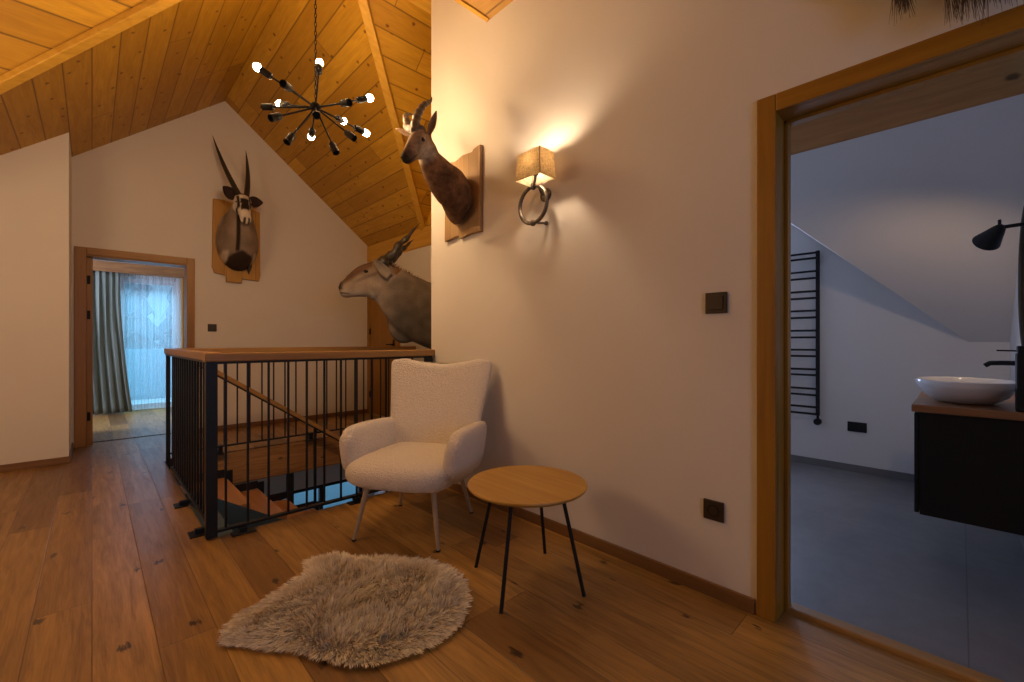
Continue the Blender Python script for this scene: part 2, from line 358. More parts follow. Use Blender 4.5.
# walls
def wall_x(name, x0, x1, ys, ztop, zb=0.0, holes=(), mat='plaster'):
    """wall between planes x0,x1 whose top follows ztop(y); ys = break points along y; holes = (y0,y1,z0,z1)"""
    mb = MB(); cuts = sorted(set(list(ys) + [q for h in holes for q in h[:2]])); cuts = [c for c in cuts if ys[0] <= c <= ys[-1]]
    for a, b in zip(cuts, cuts[1:]):
        if b - a < 1e-5: continue
        m = (a + b) / 2; segs = [(zb, None)]
        for h in holes:
            if h[0] <= m <= h[1]: segs = [(zb, h[2]), (h[3], None)]
        for z0, z1 in segs:
            if z1 is not None and z1 <= z0 + 1e-4: continue
            ta, tb = (ztop(a), ztop(b)) if z1 is None else (z1, z1)
            mb.prism([(x0, a, z0), (x0, b, z0), (x0, b, tb), (x0, a, ta)], (x1 - x0, 0, 0))
    return struct(mb.build(name, M[mat]))
def wall_y(name, y0, y1, xs, ztop, zb=0.0, holes=(), mat='plaster'):
    mb = MB(); cuts = sorted(set(list(xs) + [q for h in holes for q in h[:2]])); cuts = [c for c in cuts if xs[0] <= c <= xs[-1]]
    for a, b in zip(cuts, cuts[1:]):
        if b - a < 1e-5: continue
        m = (a + b) / 2; segs = [(zb, None)]
        for h in holes:
            if h[0] <= m <= h[1]: segs = [(zb, h[2]), (h[3], None)]
        for z0, z1 in segs:
            if z1 is not None and z1 <= z0 + 1e-4: continue
            ta, tb = (ztop(a), ztop(b)) if z1 is None else (z1, z1)
            mb.prism([(a, y0, z0), (b, y0, z0), (b, y0, tb), (a, y0, ta)], (0, y1 - y0, 0))
    return struct(mb.build(name, M[mat]))
roofx = lambda y: (Cn(y) if y > yv(XW) else Dn(XW)) + .03
def roof_at(x):
    def r(y):
        return (max(A(x), Bf(y)) if y >= 2.94 else max(Cn(y), Dn(x))) + .03
    return r
def roof_y(y):
    def r(x):
        return (max(A(x), Bf(y)) if y >= 2.94 else max(Cn(y), Dn(x))) + .03
    return r
DB0, DB1, DBH = -0.72, 0.50, 1.995      # bathroom doorway in the right wall
wall_x('wall_right', XW, XW2, [YN, yv(XW), YE], roofx, holes=[(DB0 - .03, DB1 + .03, 0, DBH + .03)])
wall_y('wall_stair_side', YE - .09, YE, [XW2, 3.03], roof_y(YE), zb=0.0)
DX0, DX1 = -0.042, 0.80                   # bedroom doorway in the back wall
wall_y('wall_back', YB, YB + .2, [XLc - .2, 1.183, XS], roof_y(YB + .1), zb=-.3, holes=[(DX0 - .03, DX1 + .03, -0.02, 2.01)])
wall_x('wall_left_return', XLc - .12, XLc, [YL + .1, YB + .1], lambda y: A(XLc) + .02)
wall_y('wall_left', YL, YL + .12, [XL0, XLc], lambda x: A(x) + .02)
wall_x('wall_stair_end', XS, XS + .12, [YE - .09, 4.785, YB + .1], lambda y: roof_at(XS)(y), zb=-3, holes=[])
wall_x('wall_far_left', XL0 - .12, XL0, [YN, yv(XL0), 2.94, 2.95, YL + .1], lambda y: roof_at(XL0)(y) + .25)
wall_y('wall_behind', YN - .12, YN, [XL0, 1.183, XW2], roof_y(YN), holes=[(-.6, .8, .9, 2.1)])
# bathroom walls
wall_x('wall_bathroom_knee', XK, XK + .12, [-.3, yv(XK), 2.85], lambda y: max(Cn(y), Dn(XK)) + .03, holes=[(1.5, 2.4, .95, 1.75)], mat='bathplaster')
wall_y('wall_bathroom_mirror', -.36, -.24, [XW2, XK + .05], lambda x: Dn(x) + .02, mat='bathplaster')
wall_y('wall_bathroom_partition', 2.60, 2.72, [XW2, XK + .05], lambda x: max(Cn(2.65), Dn(x)) + .03, mat='bathplaster')
struct(box(3.14, 3.28, -.24, 2.6, 2.265, 2.475).build('trim_bathroom_purlin', M['beam_y'], bevel=.01))

# floors
fl = MB()
fl.box(XL0, .47, YN, YL + .1, -.22, 0); fl.box(.47, XW, YN, YE + .0, -.22, 0); fl.box(XLc - .01, .47, YL + .1, YB + .25, -.22, 0)
fl.box(.47, XS, 5.06, YB + .01, -.22, 0); fl.box(.47, 1.0, YB + .01, YB + .25, -.22, 0)
fl.box(XW, 2.04, DB0, DB1, -.22, 0)
fl.box(-1.2, 3.0, YB + .2, 9.05, -.22, 0)
struct(fl.build('floor', M['floor']))
struct(box(2.08, XK + .05, -.30, 2.65, -.2, .004).build('floor_bathroom', M['tiles']))
struct(box(XW2 - .07, XW2 - .01, DB0, DB1, -.02, .018).build('trim_bathroom_threshold', M['oak_y'], bevel=.006))
struct(box(DX0, DX1, YB + .195, YB + .21, -.01, .004).build('trim_bedroom_threshold', M['black']))
# beam that edges the stair opening and the void below
struct(box(.47, XS, 5.05, 5.22, -.34, -.004).build('trim_stair_opening_beam', M['beam_x'], bevel=.02))
struct(box(.5, XW2, YE, YE + .012, -.22, -.006).build('trim_stair_opening_front', M['oak_x']))
struct(box(.470, .476, YE + .012, 5.05, -.26, .004).build('trim_stair_opening_steel', M['bluelit_steel']))
struct(box(-1.5, XS + 2, 1.5, YB + .2, -3.1, -3.0).build('floor_lower', M['tiles']))
wall_y('wall_lower_back', YB - .14, YB - .02, [-1.5, XS], lambda x: -.34, zb=-3, holes=[(1.75, 2.9, -1.65, -.90)])
wf = MB()
for a in ((1.75, 1.80, -1.65, -.90), (2.85, 2.90, -1.65, -.90), (1.80, 2.85, -1.65, -1.60), (1.80, 2.85, -.95, -.90), (2.28, 2.33, -1.6, -.95)): wf.box(a[0], a[1], YB - .12, YB - .06, a[2], a[3])
struct(wf.build('window_2', M['black'], bevel=.004))
struct(box(-12, 16, YB + .4, 40, -3.2, -3.0).build('ground_garden', plain('snowy_ground', (.42, .45, .48), .9, var=.3, scale=.6)))
wall_x('wall_lower_left', -.6, -.48, [YE - .3, YB], lambda y: -.22, zb=-3)
wall_y('wall_lower_front', YE - .5, YE - .38, [-.6, XS], lambda x: -.22, zb=-3)

# skirting
def skirt_y(name, x0, x1, y0, y1, mat='base_y', h=.06): return struct(box(x0, x1, y0, y1, 0, h).build(name, M[mat], bevel=.003))
skirt_y('baseboard_right', XW - .014, XW, .576, YE, 'base_y')
skirt_y('baseboard_left', XL0, XLc + .012, YL - .014, YL, 'base_x')
skirt_y('baseboard_left_return', XLc, XLc + .012, YL, YB, 'base_y')
skirt_y('baseboard_back', .88, XS, YB - .014, YB, 'base_x')
skirt_y('baseboard_stair_end', XS - .014, XS, 5.06, 5.36, 'base_y')
skirt_y('baseboard_bathroom', XK - .012, XK, -.24, 2.6, 'greyskirt', .065)
skirt_y('baseboard_bathroom_mirror', XW2, XK, -.24, -.228, 'greyskirt', .065)

# ------------------------------------------------------------------ doorways
def frame_x(name, xa, y0, y1, ztop, fw, depth, mvert, mhor, proud=.015, back=None):
    """door frame in a wall of constant x (hall side at xa)"""
    o = MB(); o.box(xa - proud, xa + .012, y0 - fw, y0, 0, ztop + fw); o.box(xa - proud, xa + .012, y1, y1 + fw, 0, ztop + fw)
    r = struct(o.build(name, mvert, bevel=.004))
    MB().box(xa - proud, xa + .012, y0, y1, ztop, ztop + fw).build('header_casing', mhor, r, bevel=.004)
    j = MB(); j.box(xa, xa + depth, y0 - .03, y0, 0, ztop); j.box(xa, xa + depth, y1, y1 + .03, 0, ztop); j.build('jamb', mvert, r, bevel=.003)
    MB().box(xa, xa + depth, y0 - .03, y1 + .03, ztop, ztop + .03).build('header_lining', mhor, r, bevel=.003)
    return r
d3 = frame_x('door_3', XW, DB0, DB1, DBH, .068, XW2 - XW, M['oak'], M['oakdoor_y'])
s3 = MB(); s3.box(XW + .10, XW + .145, DB1 - .014, DB1, 0, DBH); s3.box(XW + .10, XW + .145, DB0, DB0 + .014, 0, DBH); s3.box(XW + .10, XW + .145, DB0, DB1, DBH - .014, DBH); s3.build('door_stop', M['oak'], d3, bevel=.002)
# bedroom doorway (back wall)
o = MB(); o.box(DX0 - .09, DX0, YB - .018, YB + .01, 0, 2.075); o.box(DX1, DX1 + .075, YB - .018, YB + .01, 0, 2.075)
d1 = struct(o.build('door_1', M['oak'], bevel=.004))
MB().box(DX0, DX1, YB - .018, YB + .01, 2.0, 2.075).build('header_casing', M['oakdoor_x'], d1, bevel=.004)
j = MB(); j.box(DX0 - .03, DX0, YB, YB + .2, 0, 2.0); j.box(DX1, DX1 + .03, YB, YB + .2, 0, 2.0); j.build('jamb', M['oak'], d1, bevel=.003)
MB().box(DX0 - .03, DX1 + .03, YB, YB + .2, 1.985, 2.0).build('header_lining', M['oakdoor_x'], d1)
MB().box(DX0, DX0 + .048, YB + .06, YB + .2, 0, 1.985).build('door_stop', M['oak'], d1, bevel=.003)
for z in (.26, 1.33, 1.70): MB().box(DX0 + .004, DX0 + .030, YB + .050, YB + .0605, z, z + .09).build('hinge', M['black'], d1, bevel=.003)
# the bedroom door leaf stands open inside the bedroom
lf = MB().box(DX0 - .05, DX0 - .01, YB + .24, YB + 1.02, .01, 1.97).build('door_leaf', M['oak'], d1, bevel=.003)
# closed oak door beyond the stairs
o = MB(); o.box(XS - .02, XS + .01, 5.36, 5.43, 0, 2.10); o.box(XS - .02, XS + .01, 6.235, 6.325, 0, 2.10); d2 = struct(o.build('door_2', M['oak'], bevel=.004))
MB().box(XS - .02, XS + .01, 5.43, 6.235, 2.02, 2.10).build('header_casing', M['oakdoor_y'], d2, bevel=.004)
lf = MB(); lf.box(XS - .012, XS + .01, 5.435, 6.23, .01, 2.015); lf = lf.build('door_leaf', M['oak'], d2, bevel=.003)
h = MB(); h.box(XS - .02, XS - .012, 5.50, 5.535, .96, 1.12); h.tube([(XS - .02, 5.517, 1.05), (XS - .06, 5.517, 1.05), (XS - .062, 5.53, 1.05), (XS - .062, 5.64, 1.05)], .010, 10); h.build('door_handle', M['black'], lf)
for z in (.25, 1.2, 1.75): MB().box(XS - .026, XS - .012, 6.215, 6.245, z, z + .09).build('hinge', M['black'], d2)

# ------------------------------------------------------------------ bedroom beyond the doorway
BY = 9.0
wall_y('wall_bedroom_window', BY, BY + .2, [-1.2, 3.0], lambda x: 2.6, holes=[(.30, 1.02, .03, 2.08)])
wall_x('wall_bedroom_left', -1.3, -1.2, [YB + .2, BY + .1], lambda y: 2.6, holes=[(7.25, 8.55, .95, 2.05)])  # unseen opening added to let the side fill light in
wall_x('wall_bedroom_right', 2.9, 3.0, [YB + .2, BY + .1], lambda y: 2.6)
struct(box(-1.3, 3.0, YB + .15, BY + .2, 2.6, 2.7).build('ceiling_bedroom', M['plaster']))
struct(box(-1.2, 2.9, 8.78, 8.94, 2.13, 2.28).build('trim_bedroom_beam', M['beam_x'], bevel=.01))
struct(box(1.055, 1.17, 8.84, 8.99, 0, 2.13).build('trim_bedroom_post', M['oak'], bevel=.01))
wf = MB(); y0, y1 = BY + .05, BY + .12
for a in ((.30, .36, .03, 2.08), (.96, 1.02, .03, 2.08), (.36, .96, .03, .10), (.36, .96, 2.01, 2.08)): wf.box(a[0], a[1], y0, y1, a[2], a[3])
win = struct(wf.build('window_1', plain('white_window_frame', (.7, .72, .74), .4), bevel=.004))
gm = N('clear_window_glass'); g1 = gm.n('ShaderNodeBsdfTransparent'); g2 = gm.n('ShaderNodeBsdfGlossy'); g2.inputs['Roughness'].default_value = 0.02
mx = gm.n('ShaderNodeMixShader'); mx.inputs[0].default_value = .06; gm.l(g1.outputs[0], mx.inputs[1]); gm.l(g2.outputs[0], mx.inputs[2]); gm.l(mx.outputs[0], gm.out.inputs[0])
M['clear'] = gm.m
MB().box(.36, .96, BY + .08, BY + .09, .10, 2.01).build('pane', M['clear'], win)
# curtains
def curtain(name, x0, x1, y, z0, z1, folds, amp, mat, label, flare=0.0, cat='curtain'):
    nx, nz = folds * 10, 24; vs = []; fs = []; r = random.Random(folds)
    ph = [r.uniform(-.5, .5) for _ in range(folds + 2)]
    for i in range(nz + 1):
        t = i / nz; z = z1 + (z0 - z1) * t
        for k in range(nx + 1):
            s = k / nx; x = x0 + (x1 - x0) * s + flare * s * t ** 2
            q = s * folds; a = amp * (.55 + .45 * t) * (1 + .35 * ph[int(q)])
            yy = y + a * math.sin(2 * PI * q + .6 * math.sin(3 * t + k * .05)) + .01 * math.sin(5 * t + s * 9)
            vs.append((x + .012 * math.sin(2 * PI * q * 2 + t * 2), yy, z))
    for i in range(nz):
        for k in range(nx):
            a = i * (nx + 1) + k; fs.append((a, a + 1, a + nx + 2, a + nx + 1))
    mb = MB(); mb.add(vs, fs, True); o = mb.build(name, M[mat])
    sd = o.modifiers.new('t', 'SOLIDIFY'); sd.thickness = .003
    return tag(o, label, cat)
curtain('drape', -.12, .30, 8.82, .02, 2.13, 6, .032, 'curtain', 'heavy green-grey drape hanging beside the bedroom window', flare=.14)
curtain('sheer_curtain', .30, 1.04, 8.90, .03, 2.13, 9, .018, 'sheer', 'white sheer curtain in front of the bedroom window')
# outside the bedroom window: snowy terrace, parapet and pale trees
struct(box(-3, 5, BY + .2, 12.0, -.2, -.05).build('ground_terrace', plain('snow_covered_terrace', (.75, .78, .8), .8)))
tag(box(-2.5, 4.5, 11.2, 11.35, -.05, .95).build('parapet', plain('blue_grey_parapet', (.16, .34, .42), .7), bevel=.01), 'low blue-grey parapet outside the bedroom window', 'parapet')
for i, (x, y, hh) in enumerate(((.7, 15, 4.2), (2.1, 17.6, 3.5))):
    tr = empty('conifer', (x, y, -3), ['frosted conifer seen in the middle of the bedroom window', 'shorter frosted conifer at the right edge of the bedroom window'][i], 'tree', 'conifers outside the bedroom')
    MB().tube([(x, y, -3), (x, y, hh - .3)], [.12, .02]).build('trunk', M['hair'], tr)
    c = MB(); r = random.Random(i)
    for k in range(9):
        z = -1 + k * (hh + 1) / 9; R = 1.2 * (1 - k / 10)
        seg = 18; ring1 = []; ring2 = []
        for q in range(seg):
            a = 2 * PI * q / seg; rr = R * (1 + r.uniform(-.2, .2) * (1 if q % 2 else -1)); ring1.append(Vector((x + rr * math.cos(a), y + rr * math.sin(a), z - .2 * (q % 2))))
            ring2.append(Vector((x + .1 * math.cos(a), y + .1 * math.sin(a), z + .75)))
        c.rings([ring1, ring2])
    c.build('foliage', plain('frosted_needles', (.20, .36, .42), .9, var=.6, scale=2), tr)

# ------------------------------------------------------------------ stair railing (three sides of the stair opening)
rl = empty('stair_railing', (.48, 2.9, 0), 'black steel baluster railing with oak handrail around the stair opening', 'railing')
RT0, RT1 = .985, 1.033
yr = 2.895; xr = .492; yb = 5.0
tr = MB().box(.44, XW, yr - .045, yr + .045, RT0, RT1).build('top_rail', M['oak_x'], rl, bevel=.006)
tr = MB().box(.470, .545, yr + .045, yb + .03, RT0, RT1).build('top_rail', M['oak_y'], rl, bevel=.006)
tr = MB().box(.53, XS, yb - .045, yb + .045, RT0, RT1).build('top_rail', M['oak_x'], rl, bevel=.006)
fb = MB(); fb.box(.45, XW - .01, yr - .02, yr + .02, RT0 - .014, RT0); fb.build('flat_bar', M['steel'], rl)
fb = MB(); fb.box(.475, .515, yr + .02, yb, RT0 - .014, RT0); fb.build('flat_bar', M['steel'], rl)
fb = MB(); fb.box(.50, XS, yb - .02, yb + .02, RT0 - .014, RT0); fb.build('flat_bar', M['steel'], rl)
MB().box(.448, .502, yr - .027, yr + .027, .012, RT0 - .014).build('corner_post', M['steel'], rl, bevel=.002)
MB().box(XW - .05, XW - .004, yr - .02, yr + .02, .012, RT0 - .014).build('end_post', M['steel'], rl, bevel=.002)
MB().box(.478, .508, yb - .045, yb - .015, -.06, RT0 - .014).build('far_post', M['steel'], rl, bevel=.002)
MB().box(.50, XW - .05, yr - .018, yr + .018, .03, .045).build('bottom_rail', M['steel'], rl, bevel=.002)
MB().box(.474, .508, yr + .02, 4.62, .03, .045).build('bottom_rail', M['steel'], rl, bevel=.002)
MB().box(.50, XS, yb - .016, yb + .016, .07, .085).build('bottom_rail', M['steel'], rl, bevel=.002)
x = .545; k = 0
while x < XW - .06:
    MB().box(x - .0055, x + .0055, yr - .0055, yr + .0055, .045, RT0 - .014).build('baluster', M['steel'], rl); x += .1095
y = yr + .10
while y < 4.64:
    MB().box(xr - .006, xr + .006, y - .009, y + .009, .045, RT0 - .014).build('baluster', M['steel'], rl); y += .1095
x = .60
while x < XS - .05:
    MB().box(x - .006, x + .006, yb - .006, yb + .006, .085, RT0 - .014).build('baluster', M['steel'], rl); x += .1095
for x0, y0, kind in ((.625, yr - .03, 0), (1.30, yr - .03, 0), (.43, 3.02, 1), (.43, 3.62, 1), (1.75, yb + .02, 0), (.9, yb + .02, 0)):
    f = MB()
    zt = .086 if y0 > 5 else .032
    if kind == 0: f.box(x0 - .06, x0 + .06, y0 - .035, y0 + .03, 0, .008); f.box(x0 - .018, x0 + .018, y0 - .012, y0 + .036, .008, zt)
    else: f.box(x0 - .04, x0 + .03, y0 - .05, y0 + .05, 0, .008); f.box(x0 - .012, x0 + .045, y0 - .015, y0 + .015, .008, zt)
    f = f.build('foot_plate', M['steel'], rl, bevel=.002)

# ------------------------------------------------------------------ staircase going down
st = empty('staircase', (.5, 3.4, 0), 'open oak staircase with zigzag black steel stringer descending under the railing', 'staircase')
run, rise = .27, .17
nst = 9
for i in range(nst):
    x = .65 + i * run; z = -.20 - rise * i
    if x + run + .02 > XS: break
    t_ = MB().box(x - .02 if i else .49, x + run, 3.97, 4.87, z - .045, z).build('tread', M['tread'], st, bevel=.004)
# plate stringer on the near side
xe = 2.95; zl = lambda x: -.10 - .64 * (x - .685)
MB().prism([(.49, 3.945, -.02), (.56, 3.945, -.02), (xe, 3.945, zl(xe)), (xe, 3.945, zl(xe) - .42), (.49, 3.945, -.42)], (0, .012, 0)).build('stringer', M['bluelit_steel'], st)
MB().box(.485, .65, 2.93, 3.94, -.135, -.12).build('landing_plate', M['bluelit_steel'], st)
# zigzag skirting plate on the far side
mb = MB(); yy = 4.875; pts = [(.50, -.02), (.65, -.02)]
for i in range(nst):
    x = .65 + i * run; z = -.20 - rise * i
    if x + run > XS - .05: break
    pts += [(x, z), (x + run, z)]
for (xa, za), (xb, zb) in zip(pts, pts[1:]):
    if abs(xa - xb) < 1e-6: mb.box(xa - .002, xa + .055, yy, yy + .01, zb, za + .06)
    else: mb.box(xa, xb, yy, yy + .01, za + .001, za + .075)
mb.build('stringer', M['steel'], st)
hr = empty('stair_handrail', (.62, 4.88, -.1), 'sloping oak handrail on black posts running down beside the stairs', 'handrail')
hy = 4.90; hz = lambda x: .79 - .693 * (x - .835)
a = Vector((.60, hy, hz(.60))); b = Vector((2.72, hy, hz(2.72)))
MB().prism([a + Vector((0, -.022, 0)), a + Vector((0, .022, 0)), a + Vector((0, .022, .05)), a + Vector((0, -.022, .05))], b - a).build('rail', M['oak_x'], hr, bevel=.006)
MB().prism([a + Vector((0, -.018, -.015)), a + Vector((0, .018, -.015)), a + Vector((0, .018, .0)), a + Vector((0, -.018, .0))], b - a).build('flat_bar', M['steel'], hr)
for x in (.66, 1.75, 2.6): MB().box(x - .012, x + .012, hy - .012, hy + .012, hz(x) - 1.02, hz(x)).build('post', M['steel'], hr)
tag(box(1.53, 1.59, 5.08, 5.14, -3.0, -.34).build('steel_column', M['steel']), 'black steel column standing below the beam of the stair opening', 'column')

# ------------------------------------------------------------------ armchair
def cr(P, t):
    n = len(P) - 1; q = min(max(t * n, 0), n - 1e-6); i = int(q); f = q - i
    p0, p1, p2, p3 = P[max(i - 1, 0)], P[i], P[i + 1], P[min(i + 2, n)]
    return [0.5 * (2 * b + (c - a) * f + (2 * a - 5 * b + 4 * c - d) * f * f + (3 * b - a - 3 * c + d) * f ** 3) for a, b, c, d in zip(p0, p1, p2, p3)]
chair_rz = math.atan2(-.53, -.85)
ch = empty('armchair', (1.383, 2.245, 0), 'cream boucle armchair with high back and pale splayed legs beside railing', 'armchair', rz=chair_rz)
# local frame: +x forward, +y to the sitter's left
def seat_mesh():
    mb = MB(); rings = []; nz = 16; seg = 56
    for i in range(nz + 1):
        ph = -PI / 2 + PI * i / nz; k = abs(math.cos(ph)) ** .40; zz = math.sin(ph); zz = math.copysign(abs(zz) ** .85, zz)
        ring = []
        for q in range(seg):
            a = 2 * PI * q / seg; c, s_ = math.cos(a), math.sin(a)
            x = math.copysign(abs(c) ** .5, c) * .305; fr = min(max((x + .1) / .35, 0), 1)
            y = math.copysign(abs(s_) ** .42, s_) * (.285 + .045 * fr)
            x += .022 * (1 - (y / .33) ** 2) if c > 0 else 0
            crown = .022 * (1 - (x / .34) ** 2) * (1 - (y / .36) ** 2) if zz > .5 else 0
            ring.append(Vector((x * k + .02, y * k, .372 + zz * .082 + crown * k)))
        rings.append(ring)
    mb.rings(rings); return mb
seat_mesh().build('seat', M['boucle'], ch, local=True, smooth_all=True)
# wrap-around arms: swept along a U
def arm_mesh(side):
    # arm from front to back; sections in the y-z plane
    st_ = [(.215, .36, .575, .046), (.17, .33, .606, .052), (.06, .31, .612, .054), (-.06, .30, .608, .054), (-.18, .30, .600, .052), (-.28, .30, .590, .045)]
    rings = []; ns = 26
    for i in range(ns + 1):
        x, zb, zt, th = cr(st_, i / ns); t = i / ns
        ycen = .292 - .012 * t; ring = []; seg = 24
        lean = .045
        for q in range(seg):
            a = 2 * PI * q / seg; c, s_ = math.cos(a), math.sin(a)
            zc = (zt + zb) / 2; hz = (zt - zb) / 2
            z = zc + hz * math.copysign(abs(s_) ** .55, s_); y = ycen + lean * (z - .35) / .3 + th * math.copysign(abs(c) ** .6, c)
            ring.append(Vector((x, y * side, z)))
        rings.append(ring)
    # rounded front cap
    f0 = rings[0]; cen = sum(f0, Vector()) / len(f0)
    caps = [[cen + (p - cen) * k + Vector((dx, 0, 0)) for p in f0] for k, dx in [(q, .038 * math.sqrt(1 - q * q)) for q in (.02, .2, .4, .6, .75, .87, .95)]]
    mb = MB(); mb.rings(caps + rings); return mb
lab(arm_mesh(1).build('armrest', M['boucle'], ch, local=True, smooth_all=True), 'rounded armrest next to the railing')
lab(arm_mesh(-1).build('armrest', M['boucle'], ch, local=True, smooth_all=True), 'rounded armrest next to the round table')
def back_mesh():
    mb = MB(); rings = []; nz = 30; seg = 56
    for i in range(nz + 1):
        t = i / nz
        hw = .285 + .080 * t ** 1.2
        th = .062 - .014 * t
        ring = []
        for q in range(seg):
            a = 2 * PI * q / seg; c, s_ = math.cos(a), math.sin(a)
            y = hw * math.copysign(abs(c) ** .5, c) if False else hw * math.copysign(abs(c) ** .62, c)
            u = y / hw
            ztop = .905 + .052 * abs(u) ** 1.6 - .022 * max(0, abs(u) - .82) / .18
            z = .33 + (ztop - .33) * t
            x0 = -.24 - .125 * t - .02 * t * t + .05 * u * u * (1 - .45 * t)
            x = x0 + th * math.copysign(abs(s_) ** .8, s_) * (1 - .25 * u ** 4)
            ring.append(Vector((x, y, z)))
        rings.append(ring)
    top = rings[-1]
    c0 = Vector((sum(p.x for p in top) / len(top), 0, 0))
    def shrink(k, dz):
        out = []
        for p in top:
            u = p.y / .34; xc = -.24 - .145 + .05 * u * u * .55
            out.append(Vector((xc + (p.x - xc) * k, p.y * (1 - (1 - k) * .12), p.z + dz)))
        return out
    mb.rings(rings + [shrink(.92, .016), shrink(.7, .029), shrink(.35, .036), shrink(.05, .038)])
    return mb
back_mesh().build('backrest', M['boucle'], ch, local=True, smooth_all=True)
for fx, fy, tx, ty in ((.252, .25, .19, .19), (.252, -.25, .19, -.19), (-.27, .25, -.19, .18), (-.27, -.25, -.19, -.18)):
    lg = MB().tube([(fx, fy, .004), (tx, ty, .34)], [.0095, .017], 14).build('leg', M['beech'], ch, local=True)
    MB().tube([(fx, fy, 0), (fx, fy, .008)], .012, 12).build('foot_pad', M['black'], lg, local=True)

# ------------------------------------------------------------------ side table
TC = (1.428, 1.376)
tb = empty('side_table', (TC[0], TC[1], 0), 'low round oak side table with four thin black metal legs', 'table')
R = .272
MB().lathe((TC[0], TC[1], 0), [(.001, .434), (R - .022, .434), (R - .006, .442), (R, .450), (R - .002, .455), (.001, .455)], 72).build('table_top', M['tabletop'], tb)
MB().tube([(TC[0] + .16 * math.cos(a * PI / 24), TC[1] + .16 * math.sin(a * PI / 24), .417) for a in range(48)], .008, 8, closed=True).build('ring_frame', M['black'], tb)
for (x, y) in ((1.343, 1.640), (1.189, 1.292), (1.689, 1.499), (1.525, 1.129)):
    v = Vector((x, y, 0)) ; c = Vector((TC[0], TC[1], 0)); top = c + (v - c) * .62 + Vector((0, 0, .434))
    MB().tube([v, top], .0085, 12).build('leg', M['black'], tb)

# ------------------------------------------------------------------ sheepskin rug
def rug():
    o = [(.365, 1.92), (.345, 1.84), (.385, 1.79), (.43, 1.72), (.51, 1.63), (.565, 1.52), (.645, 1.40), (.785, 1.335), (.945, 1.32), (1.09, 1.40), (1.18, 1.52), (1.22, 1.66), (1.20, 1.80), (1.13, 1.90), (1.05, 2.01), (.96, 2.07), (.90, 2.19), (.80, 2.23), (.75, 2.22), (.72, 2.12), (.62, 2.07), (.51, 2.02), (.44, 2.00)]
    P = o + o[:1]; n = 110; out = []
    m = len(o)
    for k in range(n):
        q = k / n * m; i = int(q); f = q - i
        a, b, c, d = o[(i - 1) % m], o[i % m], o[(i + 1) % m], o[(i + 2) % m]
        out.append(tuple(.5 * (2 * b[j] + (c[j] - a[j]) * f + (2 * a[j] - 5 * b[j] + 4 * c[j] - d[j]) * f * f + (3 * b[j] - a[j] - 3 * c[j] + d[j]) * f ** 3) for j in (0, 1)))
    return out
RO = rug()
def inside(x, y, poly):
    c = False; j = len(poly) - 1
    for i in range(len(poly)):
        xi, yi = poly[i]; xj, yj = poly[j]
        if (yi > y) != (yj > y) and x < (xj - xi) * (y - yi) / (yj - yi) + xi: c = not c
        j = i
    return c
def edge_dist(x, y):
    best = 9; b = None
    for i in range(0, len(RO), 2):
        dx, dy = x - RO[i][0], y - RO[i][1]; d = dx * dx + dy * dy
        if d < best: best = d; b = RO[i]
    return math.sqrt(best), b
rg = empty('sheepskin_rug', (.85, 1.8, 0), 'shaggy cream sheepskin rug lying on the oak floor boards', 'rug')
cx0, cy0 = .86, 1.80
hm = MB(); cpt = Vector((cx0, cy0, .012))
ins = [Vector((x + (cx0 - x) * .04, y + (cy0 - y) * .04, 0)) for x, y in RO]
rr = [[Vector((p.x + (cx0 - p.x) * k, p.y + (cy0 - p.y) * k, z)) for p in ins] for k, z in ((0, .002), (0, .008), (.1, .014), (.5, .018), (.98, .018))]
hm.rings(rr).build('hide', plain('pale_hide', (.55, .45, .33), .9), rg)
wm = N('sheep_wool'); va = wm.n('ShaderNodeVertexColor', layer_name='coat'); wm.base(va.outputs[0]); wm.set(Roughness=.8, Specular_IOR_Level=.25, Sheen_Weight=.3)
M['wool'] = wm.m
